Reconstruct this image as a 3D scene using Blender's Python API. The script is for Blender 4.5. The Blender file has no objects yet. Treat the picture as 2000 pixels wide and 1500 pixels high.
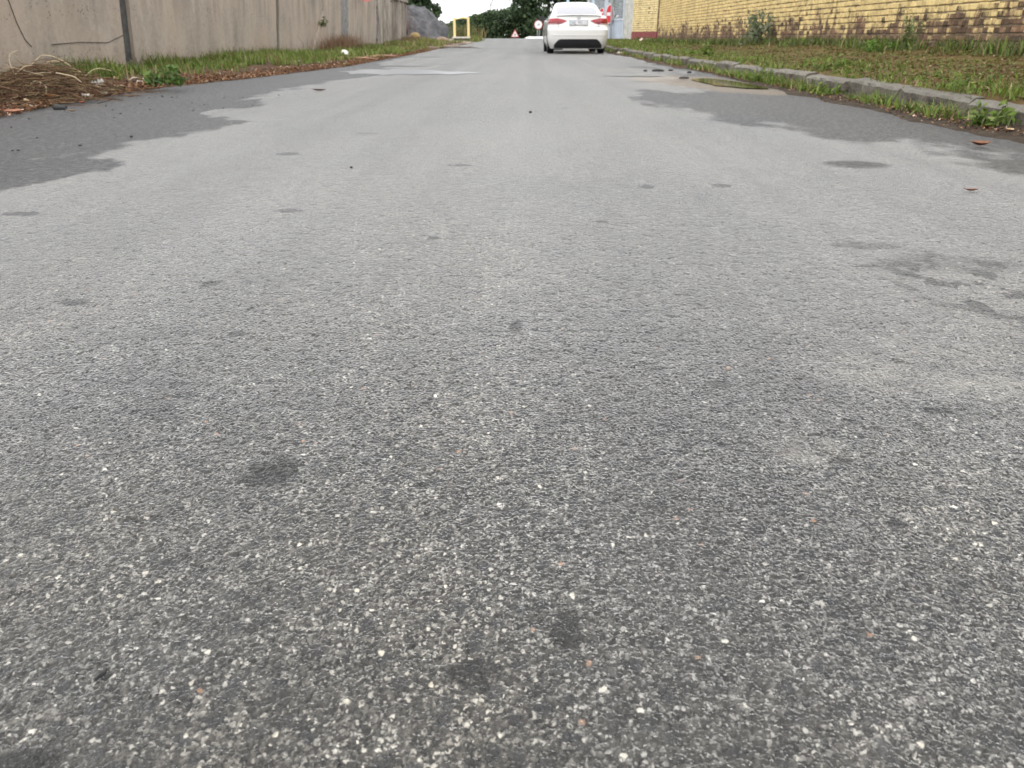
import bpy, bmesh, math, random
import numpy as np
from mathutils import Vector, Matrix
from math import radians as R, sin, cos, pi

random.seed(7)
rng = np.random.default_rng(7)
S = bpy.context.scene
COL = S.collection

# ------------------------------------------------------------------ camera
cd = bpy.data.cameras.new('camera')
cam = bpy.data.objects.new('camera', cd)
COL.objects.link(cam)
cam.location = (0, 0, .49)
cam.rotation_euler = (R(90 - 24.68), 0, R(1.055))
cd.sensor_width = 36
cd.lens = 26.64
cd.clip_start = .05
cd.clip_end = 3000
cd.dof.use_dof = True
cd.dof.focus_distance = 1.25
cd.dof.aperture_fstop = 11
S.camera = cam

# ------------------------------------------------------------------ sky, sun, exposure
SUN_EL, SUN_AZ = R(56), R(212)          # azimuth clockwise from +Y: behind the camera, to the left
W = bpy.data.worlds.new('World')
S.world = W
W.use_nodes = True
wn = W.node_tree
for n in list(wn.nodes):
    wn.nodes.remove(n)
wo = wn.nodes.new('ShaderNodeOutputWorld')
wb = wn.nodes.new('ShaderNodeBackground')
sky = wn.nodes.new('ShaderNodeTexSky')
sky.sky_type = 'NISHITA'
sky.sun_disc = False
sky.sun_elevation = SUN_EL
sky.sun_rotation = SUN_AZ
sky.dust_density = 3.0
tc = wn.nodes.new('ShaderNodeTexCoord')
cl = wn.nodes.new('ShaderNodeTexNoise')
cl.inputs['Scale'].default_value = 2.2
cl.inputs['Detail'].default_value = 5
mr = wn.nodes.new('ShaderNodeMapRange')
mr.inputs['From Min'].default_value = .3
mr.inputs['From Max'].default_value = .7
mr.inputs['To Min'].default_value = .86
mr.inputs['To Max'].default_value = .98
mx = wn.nodes.new('ShaderNodeMix')
mx.data_type = 'RGBA'
mx.inputs[7].default_value = (12.5, 12.6, 12.75, 1)    # an even veil of bright cloud over the blue
wn.links.new(tc.outputs['Generated'], cl.inputs['Vector'])
wn.links.new(cl.outputs['Fac'], mr.inputs['Value'])
wn.links.new(mr.outputs['Result'], mx.inputs[0])
wn.links.new(sky.outputs['Color'], mx.inputs[6])
wn.links.new(mx.outputs[2], wb.inputs['Color'])
wb.inputs['Strength'].default_value = .085
wn.links.new(wb.outputs[0], wo.inputs[0])

sd = bpy.data.lights.new('sun', 'SUN')
sd.energy = 1.2
sd.angle = R(14)
sd.color = (1, .94, .85)
sun = bpy.data.objects.new('sun', sd)
COL.objects.link(sun)
dirv = Vector((sin(SUN_AZ) * cos(SUN_EL), cos(SUN_AZ) * cos(SUN_EL), sin(SUN_EL)))
sun.rotation_euler = dirv.to_track_quat('Z', 'Y').to_euler()

S.view_settings.view_transform = 'Standard'
S.view_settings.look = 'None'
S.view_settings.gamma = 1
S.view_settings.exposure = 0.85
S.view_settings.use_curve_mapping = False

# ------------------------------------------------------------------ helpers
def vnoise(x, y, seed=0):
    """value noise on arrays, 0..1"""
    x = np.asarray(x, float); y = np.asarray(y, float)
    xi = np.floor(x).astype(np.int64); yi = np.floor(y).astype(np.int64)
    fx = x - xi; fy = y - yi
    fx = fx * fx * (3 - 2 * fx); fy = fy * fy * (3 - 2 * fy)
    def h(a, b):
        n = (a * 374761393 + b * 668265263 + seed * 144665) & 0x7fffffff
        n = ((n ^ (n >> 13)) * 1274126177) & 0x7fffffff
        return ((n ^ (n >> 16)) & 0xffff) / 65535.0
    return (h(xi, yi) * (1 - fx) + h(xi + 1, yi) * fx) * (1 - fy) + (h(xi, yi + 1) * (1 - fx) + h(xi + 1, yi + 1) * fx) * fy

def fbm(x, y, seed=0, o=4):
    s = 0; a = .5; t = 0
    for k in range(o):
        s = s + a * vnoise(x * 2 ** k + 17.3 * k, y * 2 ** k - 9.1 * k, seed + k); t += a; a *= .5
    return s / t

def sstep(a, b, v):
    t = np.clip((v - a) / (b - a), 0, 1)
    return t * t * (3 - 2 * t)

def poly_sd(x, y, P):
    """signed distance to a closed polygon, negative inside"""
    P = np.array(P, float); n = len(P)
    d = np.full(x.shape, 1e9); inside = np.zeros(x.shape, bool)
    for i in range(n):
        ax, ay = P[i]; bx, by = P[(i + 1) % n]
        ex, ey = bx - ax, by - ay
        t = np.clip(((x - ax) * ex + (y - ay) * ey) / (ex * ex + ey * ey + 1e-12), 0, 1)
        d = np.minimum(d, np.hypot(x - ax - t * ex, y - ay - t * ey))
        c = (ay > y) != (by > y)
        with np.errstate(divide='ignore', invalid='ignore'):
            xx = ax + (y - ay) / (by - ay if by != ay else 1e-9) * ex
        inside ^= c & (x < xx)
    return np.where(inside, -d, d)

def zr(Y):
    """height of the ground along the street: level, up over a low crest at 42 m, then down"""
    Y = np.asarray(Y, float)
    up = .37 * np.clip((Y - 24) / 18, 0, 1) ** 2
    t = np.clip((Y - 42) / 24, 0, 1)
    return np.where(Y < 42, up, .37 - 1.37 * (t * t * (3 - 2 * t)))

def zf(Y):
    return float(zr(Y))

def put(o, label=None, cat=None, group=None, kind=None):
    if label: o['label'] = label
    if cat: o['category'] = cat
    if group: o['group'] = group
    if kind: o['kind'] = kind
    return o

def empty(name, loc=(0, 0, 0), rz=0, **k):
    o = bpy.data.objects.new(name, None)
    COL.objects.link(o)
    o.location = loc
    o.rotation_euler = (0, 0, rz)
    o.empty_display_size = .2
    return put(o, **k)

def link(name, me, m=None, parent=None, **k):
    o = bpy.data.objects.new(name, me)
    COL.objects.link(o)
    if m is not None and not me.materials:
        for q in (m if isinstance(m, (list, tuple)) else [m]):
            me.materials.append(q)
    if parent is not None:
        o.parent = parent
    return put(o, **k)

def np_mesh(name, V, F, smooth=False, cols=None, attrs=None):
    """V (n,3), F (m,k) with constant k"""
    V = np.asarray(V, np.float32); F = np.asarray(F, np.int32)
    me = bpy.data.meshes.new(name)
    k = F.shape[1]
    me.vertices.add(len(V)); me.vertices.foreach_set('co', V.ravel())
    me.loops.add(F.size); me.loops.foreach_set('vertex_index', F.ravel())
    me.polygons.add(len(F))
    me.polygons.foreach_set('loop_start', np.arange(0, F.size, k, dtype=np.int32))
    if smooth:
        me.polygons.foreach_set('use_smooth', np.ones(len(F), bool))
    if cols is not None:
        a = me.color_attributes.new('col', 'FLOAT_COLOR', 'POINT')
        c = np.ones((len(V), 4), np.float32); c[:, :3] = cols
        a.data.foreach_set('color', c.ravel())
    for nm, v in (attrs or {}).items():
        a = me.attributes.new(nm, 'FLOAT', 'POINT')
        a.data.foreach_set('value', np.asarray(v, np.float32).ravel())
    me.update(); me.validate()
    return me

class MB:
    """collects simple shapes into one mesh"""
    def __init__(s):
        s.v = []; s.f = []; s.mi = []; s.sm = []
    def add(s, V, F, mi=0, smooth=False):
        b = len(s.v)
        s.v += [tuple(p) for p in V]
        for f in F:
            s.f.append(tuple(b + i for i in f)); s.mi.append(mi); s.sm.append(smooth)
        return s
    def box(s, lo, hi, mi=0, M=None):
        x0, y0, z0 = lo; x1, y1, z1 = hi
        V = [(x0, y0, z0), (x1, y0, z0), (x1, y1, z0), (x0, y1, z0), (x0, y0, z1), (x1, y0, z1), (x1, y1, z1), (x0, y1, z1)]
        if M is not None: V = [tuple(M @ Vector(p)) for p in V]
        return s.add(V, [(0, 3, 2, 1), (4, 5, 6, 7), (0, 1, 5, 4), (1, 2, 6, 5), (2, 3, 7, 6), (3, 0, 4, 7)], mi)
    def tube(s, pts, r, n=8, mi=0, smooth=True, caps=True):
        pts = [Vector(p) for p in pts]
        rs = r if isinstance(r, (list, tuple)) else [r] * len(pts)
        V = []; F = []
        up = Vector((0, 0, 1))
        for i, p in enumerate(pts):
            d = (pts[min(i + 1, len(pts) - 1)] - pts[max(i - 1, 0)]).normalized()
            a = d.cross(up if abs(d.z) < .95 else Vector((1, 0, 0))).normalized(); b = d.cross(a)
            for k in range(n):
                t = 2 * pi * k / n
                V.append(p + (a * cos(t) + b * sin(t)) * rs[i])
        for i in range(len(pts) - 1):
            for k in range(n):
                F.append((i * n + k, i * n + (k + 1) % n, (i + 1) * n + (k + 1) % n, (i + 1) * n + k))
        s.add(V, F, mi, smooth)
        if caps:
            b = len(s.v) - len(V)
            s.f.append(tuple(b + k for k in range(n))); s.mi.append(mi); s.sm.append(False)
            e = b + (len(pts) - 1) * n
            s.f.append(tuple(e + n - 1 - k for k in range(n))); s.mi.append(mi); s.sm.append(False)
        return s
    def lathe(s, prof, n=24, M=None, mi=0, smooth=True):
        """prof: (r, a) pairs; axis is local z"""
        V = []; F = []
        for r, a in prof:
            for k in range(n):
                t = 2 * pi * k / n
                p = Vector((r * cos(t), r * sin(t), a))
                V.append(M @ p if M is not None else p)
        for i in range(len(prof) - 1):
            for k in range(n):
                F.append((i * n + k, i * n + (k + 1) % n, (i + 1) * n + (k + 1) % n, (i + 1) * n + k))
        return s.add(V, F, mi, smooth)
    def prism(s, poly, y0, y1, M=None, mi=0):
        """poly in (x, z), thickness along y"""
        n = len(poly)
        V = [(x, y0, z) for x, z in poly] + [(x, y1, z) for x, z in poly]
        if M is not None: V = [tuple(M @ Vector(p)) for p in V]
        F = [tuple(range(n)), tuple(range(2 * n - 1, n - 1, -1))] + [(i, i + n, (i + 1) % n + n, (i + 1) % n) for i in range(n)]
        return s.add(V, F, mi)
    def mesh(s, name, sharp=35):
        me = bpy.data.meshes.new(name)
        me.from_pydata([tuple(p) for p in s.v], [], s.f)
        me.polygons.foreach_set('material_index', s.mi)
        me.polygons.foreach_set('use_smooth', s.sm)
        bm = bmesh.new(); bm.from_mesh(me)
        bmesh.ops.recalc_face_normals(bm, faces=bm.faces)
        bm.to_mesh(me); bm.free()
        if any(s.sm):
            me.set_sharp_from_angle(angle=R(sharp))
        me.update()
        return me
    def build(s, name, m, parent=None, bevel=0, **k):
        me = s.mesh(name)
        if bevel:
            bm = bmesh.new(); bm.from_mesh(me)
            bmesh.ops.bevel(bm, geom=bm.edges[:], offset=bevel, segments=1, affect='EDGES')
            bm.to_mesh(me); bm.free()
        return link(name, me, m, parent, **k)

# ------------------------------------------------------------------ material helpers
def nodes(name):
    m = bpy.data.materials.new(name)
    m.use_nodes = True
    nt = m.node_tree
    b = nt.nodes['Principled BSDF']
    return m, nt, b

def nd(nt, typ, ins=None, **props):
    n = nt.nodes.new('ShaderNode' + typ)
    for k, v in props.items():
        setattr(n, k, v)
    for k, v in (ins or {}).items():
        if isinstance(v, bpy.types.NodeSocket):
            nt.links.new(v, n.inputs[k])
        else:
            n.inputs[k].default_value = v
    return n

def ramp(nt, fac, stops, interp='LINEAR'):
    n = nt.nodes.new('ShaderNodeValToRGB')
    nt.links.new(fac, n.inputs[0])
    cr = n.color_ramp
    cr.interpolation = interp
    while len(cr.elements) < len(stops):
        cr.elements.new(.5)
    for e, (p, c) in zip(cr.elements, stops):
        e.position = p
        e.color = (c, c, c, 1) if not isinstance(c, (tuple, list)) else (*c, 1)
    return n.outputs[0]

def mth(nt, op, a, b=None, c=None, clamp=False):
    n = nt.nodes.new('ShaderNodeMath'); n.operation = op; n.use_clamp = clamp
    for i, v in enumerate((a, b, c)):
        if v is None: continue
        if isinstance(v, bpy.types.NodeSocket): nt.links.new(v, n.inputs[i])
        else: n.inputs[i].default_value = v
    return n.outputs[0]

def mixc(nt, f, a, b, blend='MIX'):
    n = nt.nodes.new('ShaderNodeMix'); n.data_type = 'RGBA'; n.blend_type = blend
    for i, v in ((0, f), (6, a), (7, b)):
        if isinstance(v, bpy.types.NodeSocket): nt.links.new(v, n.inputs[i])
        elif i == 0: n.inputs[0].default_value = v
        else: n.inputs[i].default_value = (*v, 1) if len(v) == 3 else v
    return n.outputs[2]

def coords(nt, scale=(1, 1, 1), world=False, out='Object'):
    if world:
        g = nt.nodes.new('ShaderNodeNewGeometry'); v = g.outputs['Position']
    else:
        g = nt.nodes.new('ShaderNodeTexCoord'); v = g.outputs[out]
    mp = nt.nodes.new('ShaderNodeMapping')
    mp.inputs['Scale'].default_value = scale
    nt.links.new(v, mp.inputs['Vector'])
    return mp.outputs[0]

def plain(name, col, rough=.6, metal=0, var=.18, scale=8, bump=.15, coat=0, spec=.5, world=False, bscale=None):
    """a base colour with uneven tone and a little relief"""
    m, nt, b = nodes(name)
    v = coords(nt, world=world)
    n1 = nd(nt, 'TexNoise', {'Vector': v, 'Scale': scale, 'Detail': 6, 'Roughness': .65})
    dark = tuple(c * (1 - var) for c in col); light = tuple(min(1, c * (1 + var)) for c in col)
    c = ramp(nt, n1.outputs[0], [(.3, dark), (.7, light)])
    nt.links.new(c, b.inputs['Base Color'])
    b.inputs['Roughness'].default_value = rough
    b.inputs['Metallic'].default_value = metal
    b.inputs['Coat Weight'].default_value = coat
    b.inputs['Coat Roughness'].default_value = .05
    b.inputs['Specular IOR Level'].default_value = spec
    if bump:
        n2 = nd(nt, 'TexNoise', {'Vector': v, 'Scale': bscale or scale * 6, 'Detail': 4})
        bp = nd(nt, 'Bump', {'Height': n2.outputs[0], 'Strength': bump, 'Distance': .01})
        nt.links.new(bp.outputs[0], b.inputs['Normal'])
    return m

def m_vcol(name, rough=.7, trans=0, spec=.3):
    m, nt, b = nodes(name)
    a = nd(nt, 'Attribute', attribute_name='col')
    nt.links.new(a.outputs['Color'], b.inputs['Base Color'])
    b.inputs['Roughness'].default_value = rough
    b.inputs['Specular IOR Level'].default_value = spec
    if trans:
        out = nt.nodes['Material Output']
        t = nd(nt, 'BsdfTranslucent', {'Color': a.outputs['Color']})
        ms = nd(nt, 'MixShader', {0: trans})
        nt.links.new(b.outputs[0], ms.inputs[1]); nt.links.new(t.outputs[0], ms.inputs[2])
        nt.links.new(ms.outputs[0], out.inputs[0])
    return m

# ------------------------------------------------------------------ asphalt
def asphalt():
    m, nt, b = nodes('asphalt')
    P = coords(nt)
    damp = nd(nt, 'Attribute', attribute_name='damp').outputs['Fac']
    stain = nd(nt, 'Attribute', attribute_name='stain').outputs['Fac']
    dust = nd(nt, 'Attribute', attribute_name='dust').outputs['Fac']
    # the binder is warped so that the chips do not look like cells
    wz = nd(nt, 'TexNoise', {'Vector': P, 'Scale': 220, 'Detail': 1}, noise_dimensions='2D')
    wv = nd(nt, 'VectorMath', {0: wz.outputs['Color'], 1: (.5, .5, .5)}, operation='SUBTRACT')
    ws = nd(nt, 'VectorMath', {0: wv.outputs[0], 'Scale': .004}, operation='SCALE')
    PW = nd(nt, 'VectorMath', {0: P, 1: ws.outputs[0]}, operation='ADD').outputs[0]
    v1 = nd(nt, 'TexVoronoi', {'Vector': PW, 'Scale': 185}, voronoi_dimensions='2D')
    v2 = nd(nt, 'TexVoronoi', {'Vector': PW, 'Scale': 350}, voronoi_dimensions='2D')
    v3 = nd(nt, 'TexVoronoi', {'Vector': PW, 'Scale': 50}, voronoi_dimensions='2D')
    v4 = nd(nt, 'TexVoronoi', {'Vector': PW, 'Scale': 105}, voronoi_dimensions='2D')
    s1 = nd(nt, 'SeparateColor', {0: v1.outputs['Color']})
    s2 = nd(nt, 'SeparateColor', {0: v2.outputs['Color']})
    s3 = nd(nt, 'SeparateColor', {0: v3.outputs['Color']})
    s4 = nd(nt, 'SeparateColor', {0: v4.outputs['Color']})
    base = ramp(nt, s1.outputs[0], [(0, (.018, .018, .018)), (.3, (.032, .031, .030)), (.5, (.062, .060, .057)), (.72, (.105, .102, .096)), (.88, (.16, .158, .152)), (1, (.27, .266, .252))])
    fine = ramp(nt, s2.outputs[0], [(0, (.012, .012, .012)), (.38, (.05, .049, .047)), (.66, (.115, .113, .107)), (.84, (.185, .184, .179)), (.95, (.25, .248, .238)), (1, (.34, .335, .32))])
    nb = nd(nt, 'TexNoise', {'Vector': P, 'Scale': 95, 'Detail': 4, 'Roughness': .7}, noise_dimensions='2D')
    binder = ramp(nt, nb.outputs[0], [(.34, (.012, .012, .012)), (.5, (.04, .039, .037)), (.68, (.088, .085, .08))])
    # chips sit in binder: only the middle of a cell is stone
    core = ramp(nt, v1.outputs['Distance'], [(.36, 1.0), (.5, 0.0)])
    has = mth(nt, 'GREATER_THAN', s1.outputs[1], .22)
    c = mixc(nt, mth(nt, 'MULTIPLY', core, has), binder, base)
    core2 = ramp(nt, v2.outputs['Distance'], [(.3, 1.0), (.55, 0.0)])
    has2 = mth(nt, 'GREATER_THAN', s2.outputs[1], .36)
    c = mixc(nt, mth(nt, 'MULTIPLY', mth(nt, 'MULTIPLY', core2, has2), .8), c, fine)
    # a few bigger dark stones, a few pale and pink ones
    core3 = ramp(nt, v3.outputs['Distance'], [(.3, 1.0), (.46, 0.0)])
    dk = mth(nt, 'MULTIPLY', core3, mth(nt, 'GREATER_THAN', s3.outputs[0], .80))
    c = mixc(nt, mth(nt, 'MULTIPLY', dk, .8), c, (.030, .031, .034))
    core4 = ramp(nt, v4.outputs['Distance'], [(.22, 1.0), (.34, 0.0)])
    pl = mth(nt, 'MULTIPLY', core4, mth(nt, 'GREATER_THAN', s4.outputs[0], .993))
    c = mixc(nt, mth(nt, 'MULTIPLY', pl, .9), c, (.36, .35, .32))
    pk = mth(nt, 'MULTIPLY', core4, mth(nt, 'LESS_THAN', s4.outputs[0], .0025))
    c = mixc(nt, mth(nt, 'MULTIPLY', pk, .8), c, (.27, .19, .14))
    # broad unevenness of the surface
    n1 = nd(nt, 'TexNoise', {'Vector': P, 'Scale': 1.3, 'Detail': 5, 'Roughness': .6}, noise_dimensions='2D')
    n2 = nd(nt, 'TexNoise', {'Vector': P, 'Scale': 9, 'Detail': 5, 'Roughness': .65}, noise_dimensions='2D')
    tint = ramp(nt, n1.outputs[0], [(.3, (.86, .87, .90)), (.5, (1.0, 1.0, 1.0)), (.7, (1.09, 1.06, 1.01))])
    c = mixc(nt, 1, c, tint, 'MULTIPLY')
    mot = ramp(nt, n2.outputs[0], [(.3, .78), (.7, 1.22)])
    c = mixc(nt, 1, c, mot, 'MULTIPLY')
    c = nd(nt, 'Gamma', {0: c, 1: 1.5}).outputs[0]
    c = mixc(nt, 1, c, (2.75, 2.74, 2.71), 'MULTIPLY')
    n6 = nd(nt, 'TexNoise', {'Vector': P, 'Scale': 48, 'Detail': 4, 'Roughness': .75}, noise_dimensions='2D')
    c = mixc(nt, 1, c, ramp(nt, n6.outputs[0], [(.32, .60), (.5, .98), (.68, 1.42)]), 'MULTIPLY')
    # lengthwise wear bands
    pb = nd(nt, 'Mapping', {'Vector': P, 'Scale': (1.7, .06, 1)})
    nbd = nd(nt, 'TexNoise', {'Vector': pb.outputs[0], 'Scale': 1, 'Detail': 5, 'Roughness': .6}, noise_dimensions='2D')
    band = ramp(nt, nbd.outputs[0], [(.3, .86), (.5, 1.0), (.7, 1.10)])
    c = mixc(nt, 1, c, band, 'MULTIPLY')
    # pale dust, oil, damp
    nd_ = nd(nt, 'TexNoise', {'Vector': P, 'Scale': 30, 'Detail': 5}, noise_dimensions='2D')
    dm = mth(nt, 'MULTIPLY', dust, ramp(nt, nd_.outputs[0], [(.35, .2), (.65, 1.0)]))
    c = mixc(nt, mth(nt, 'MULTIPLY', dm, .62), c, (.21, .20, .175))
    silt = nd(nt, 'Attribute', attribute_name='silt').outputs['Fac']
    edge = nd(nt, 'TexNoise', {'Vector': P, 'Scale': 70, 'Detail': 5, 'Roughness': .8}, noise_dimensions='2D')
    st = mth(nt, 'ADD', stain, mth(nt, 'MULTIPLY', mth(nt, 'SUBTRACT', edge.outputs[0], .5), .7))
    st = ramp(nt, st, [(.24, 0.0), (.56, 1.0)])
    c = mixc(nt, mth(nt, 'MULTIPLY', st, .80), c, (.014, .014, .014))
    da = mth(nt, 'ADD', damp, mth(nt, 'MULTIPLY', mth(nt, 'SUBTRACT', edge.outputs[0], .5), .7))
    da = ramp(nt, da, [(.28, 0.0), (.66, 1.0)])
    da = mth(nt, 'MULTIPLY', da, ramp(nt, nd_.outputs[0], [(.3, .68), (.6, 1.0)]))
    c = mixc(nt, mth(nt, 'MULTIPLY', da, .72), c, (.016, .018, .022))
    nt.links.new(c, b.inputs['Base Color'])
    sl = ramp(nt, mth(nt, 'ADD', silt, mth(nt, 'MULTIPLY', mth(nt, 'SUBTRACT', nd_.outputs[0], .5), .8)), [(.2, 0.0), (.8, .55)])
    c = mixc(nt, sl, c, (.20, .145, .085))
    nt.links.new(c, b.inputs['Base Color'])
    ro = mth(nt, 'SUBTRACT', .56, mth(nt, 'MULTIPLY', da, .06))
    nt.links.new(ro, b.inputs['Roughness'])
    sp = mth(nt, 'SUBTRACT', .56, mth(nt, 'MULTIPLY', mth(nt, 'MAXIMUM', da, mth(nt, 'MULTIPLY', st, .5)), .26))
    nt.links.new(sp, b.inputs['Specular IOR Level'])
    # pale dust bloom on the dry surface
    nt.links.new(mth(nt, 'MULTIPLY', band, mth(nt, 'SUBTRACT', .80, mth(nt, 'MULTIPLY', mth(nt, 'MAXIMUM', da, mth(nt, 'MULTIPLY', st, .5)), .72))), b.inputs['Sheen Weight'])
    b.inputs['Sheen Roughness'].default_value = .17
    b.inputs['Sheen Tint'].default_value = (.99, .995, 1, 1)
    # relief: chips, grit, hollows
    h1 = mth(nt, 'MULTIPLY', mth(nt, 'SUBTRACT', .6, v1.outputs['Distance']), .0030)
    h1 = mth(nt, 'MULTIPLY', h1, mth(nt, 'ADD', s1.outputs[2], .3))
    h2 = mth(nt, 'MULTIPLY', mth(nt, 'SUBTRACT', .6, v2.outputs['Distance']), .0012)
    h3 = mth(nt, 'MULTIPLY', nb.outputs[0], .0036)
    n5 = nd(nt, 'TexNoise', {'Vector': P, 'Scale': 38, 'Detail': 3}, noise_dimensions='2D')
    h4 = mth(nt, 'MULTIPLY', ramp(nt, n5.outputs[0], [(.25, 0.0), (.5, 1.0)]), .0024)
    H = mth(nt, 'ADD', mth(nt, 'ADD', h1, h2), mth(nt, 'ADD', h3, h4))
    H = mth(nt, 'SUBTRACT', H, .0065)
    d = nd(nt, 'Displacement', {'Height': H, 'Midlevel': 0.0, 'Scale': 1.0})
    nt.links.new(d.outputs[0], nt.nodes['Material Output'].inputs['Displacement'])
    m.displacement_method = 'BOTH'
    return m

EDGE_Y = [-5, 3.5, 5.2, 7.1, 8.5, 9.5, 10.7, 14.3, 20, 28.9, 32, 36, 46, 60, 110]
EDGE_X = [-3.4, -3.4, -3.49, -3.75, -3.8, -3.62, -3.45, -3.15, -3.25, -3.35, -3.15, -2.6, -2.2, -2.5, -4]
def edge_left(Y):
    return np.interp(Y, EDGE_Y, EDGE_X)

def make_road():
    h, f, th = .49, 757.8, R(24.68)
    ys = list(np.linspace(-3, .26, 16)[:-1]); y = .26
    while y < 46:
        ys.append(y)
        step = (y * y + h * h) / (h * f) * 1.3 * (.92 if y < 3 else .84)
        y += min(max(step, .0010), .35)
    ys += list(np.linspace(46, 112, 60))
    ys = np.array(ys)
    NI, NO = 620, 26
    w = .69 * (.92 * np.maximum(ys, .1) + .24) + .08
    L = edge_left(ys) - .35; Rt = np.where(ys < 40, 2.80, 2.80 + (ys - 40) * .05)
    a = np.maximum(-w, L + .06); b = np.minimum(w, Rt - .06)
    ui = np.linspace(0, 1, NI); uo = np.linspace(0, 1, NO)[:-1]
    X = np.concatenate([L[:, None] + (a - L)[:, None] * uo, a[:, None] + (b - a)[:, None] * ui,
                        (b[:, None] + (Rt - b)[:, None] * np.linspace(0, 1, NO)[1:])], axis=1)
    nr, nc = X.shape
    Y = np.repeat(ys[:, None], nc, 1)
    Z = zr(Y) + (fbm(X * .8, Y * .5, 3, 3) - .5) * .012 * np.clip(Y / 3, 0, 1)
    x, y = X.ravel(), Y.ravel()
    wob = (fbm(x * 3, y * 1.6, 11, 4) - .5)
    # damp strip along the left edge, damp gutter on the right, where rain has not dried
    PL = [(-6, 1.9), (-1.816, 2.62), (-1.755, 2.82), (-1.70, 3.06), (-1.79, 3.33), (-1.99, 3.47), (-1.97, 3.52), (-1.95, 3.70), (-2.05, 4.02),
          (-1.82, 4.24), (-1.80, 4.8), (-1.98, 5.3), (-2.33, 5.58), (-2.19, 6.24), (-2.40, 7.7), (-2.33, 9.5), (-2.08, 10.7), (-1.77, 12.3), (-2.4, 13.6), (-3.0, 17), (-3.2, 24), (-6, 26)]
    PR = [(3.5, 2.4), (1.98, 3.12), (1.88, 3.32), (1.93, 3.99), (1.58, 4.31), (1.28, 5.12), (1.08, 6.2), (.95, 7.1), (1.13, 8.15), (1.5, 7.7), (1.75, 7.9), (1.7, 9), (1.9, 11), (2.3, 12.5), (2.45, 16), (3.5, 17)]
    PI = [(2.05, 6.3), (2.0, 5.2), (2.4, 4.4), (2.2, 6.0)]
    nz = wob * .5 + (fbm(x * 11, y * 6, 13, 3) - .5) * .34
    patchy = .70 + .45 * (fbm(x * 2.2, y * 1.1, 15, 4) - .2)
    damp = np.maximum(sstep(.15, -.15, poly_sd(x, y, PL) + nz * .9), sstep(.34, -.30, poly_sd(x, y, PR) + nz * 1.5) * np.clip(patchy, .40, .88))
    for (cx, cy, rx, ry, st) in [(1.38, 3.33, .22, .16, .75), (1.05, 1.78, .24, .10, .42), (.5, 10.8, 1.0, .10, .5), (1.4, 12.2, .8, .2, .6),
                                 (1.5, 9.6, .5, .3, .5), (-2.4, 14.5, .9, .5, .8), (-1.7, 15.6, .6, .25, .6), (-2.6, 21, .7, .5, .6), (2.0, 14, .4, .9, .6), (1.25, 1.45, .22, .07, .5), (.85, 1.95, .12, .05, .45),
                                 (-2.2, 31, 2.6, .35, .7), (1.0, 30.2, 2.8, .16, .7)]:
        q = np.hypot((x - cx) / rx, (y - cy) / ry)
        damp = np.maximum(damp, st * sstep(1.15, .45, q + wob * .9))
    stain = np.zeros_like(x)
    for (cx, cy, rx, ry, st) in [(-.313, .803, .034, .036, .72), (-.685, 1.585, .022, .018, .9), (-.92, 1.455, .030, .022, .6), (-.017, 1.325, .016, .035, .6), (.302, 1.078, .021, .012, 1),
                                 (.039, .539, .017, .028, .58), (-.041, .480, .022, .018, .85), (.602, .989, .022, .012, .8), (-.274, 3.26, .05, .03, .9), (.431, 2.78, .028, .035, 1), (.704, 2.806, .03, .04, .9),
                                 (-1.543, 2.292, .05, .03, .9), (.405, .845, .014, .012, .7), (-.415, .704, .010, .008, .7), (-.122, .776, .010, .007, .7), (-.37, .388, .024, .014, .75), (.413, .707, .012, .008, .7),
                                 (-.52, 1.28, .02, .012, .7), (-.74, 2.35, .05, .03, .6), (-.25, 2.0, .02, .02, .7), (.22, 2.2, .02, .02, .7), (.9, 1.62, .035, .014, .7), (1.02, 1.52, .03, .012, .7), (.8, 1.75, .035, .012, .6),
                                 (.95, 1.35, .03, .012, .6), (1.1, 1.6, .03, .015, .6), (-1.1, 3.6, .06, .06, .6), (-.9, 4.4, .08, .06, .5), (.3, 6, .05, .08, .5), (-.6, 9.4, .3, .04, .6), (-1.6, 9.9, .2, .05, .8)]:
        q = np.hypot((x - cx) / rx, (y - cy) / ry)
        stain = np.maximum(stain, st * sstep(1.45, .55, q + (fbm(x * 55, y * 55, 33, 3) - .5) * 1.1))
    # open patch of worn, pitted surface on the right
    pit = sstep(.52, .64, fbm(x * 22, y * 13, 31, 3)) * sstep(1.0, .3, np.hypot((x - 1.05) / .36, (y - 1.62) / .42))
    stain = np.maximum(stain, pit * .9)
    # a joint across the road
    j = np.abs(y - 29.2 - .25 * np.sin(x * 1.3)) < .07
    stain = np.maximum(stain, np.where(j & (np.abs(x + .4) < 2.8), .75, 0))
    dust = sstep(.45, .7, fbm(x * .9, y * .45, 21, 4)) * .35
    for (cx, cy, rx, ry, st) in [(.56, 1.13, .10, .09, .8), (.70, 1.08, .10, .06, 1), (.37, .87, .05, .04, .7), (.72, 1.22, .14, .08, .5), (1.6, 9.2, .55, 1.9, .5), (.8, 3.6, .7, .8, .35)]:
        q = np.hypot((x - cx) / rx, (y - cy) / ry)
        dust = np.maximum(dust, st * sstep(1.3, .2, q + wob * .9))
    silt = sstep(.25, -.18, poly_sd(x, y, [(1.35, 10.9), (1.9, 11.3), (2.42, 10.7), (2.55, 8.6), (2.55, 7.5), (2.22, 7.45), (1.85, 8.1), (1.5, 9.4)]) + wob * .35)
    V = np.stack([x, y, Z.ravel()], 1)
    i = np.arange(nr - 1)[:, None] * nc + np.arange(nc - 1)[None]
    F = np.stack([i, i + 1, i + nc + 1, i + nc], -1).reshape(-1, 4)
    me = np_mesh('road', V, F, True, attrs={'damp': damp, 'stain': stain, 'dust': dust, 'silt': silt})
    return link('road', me, asphalt(), kind='structure')

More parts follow.
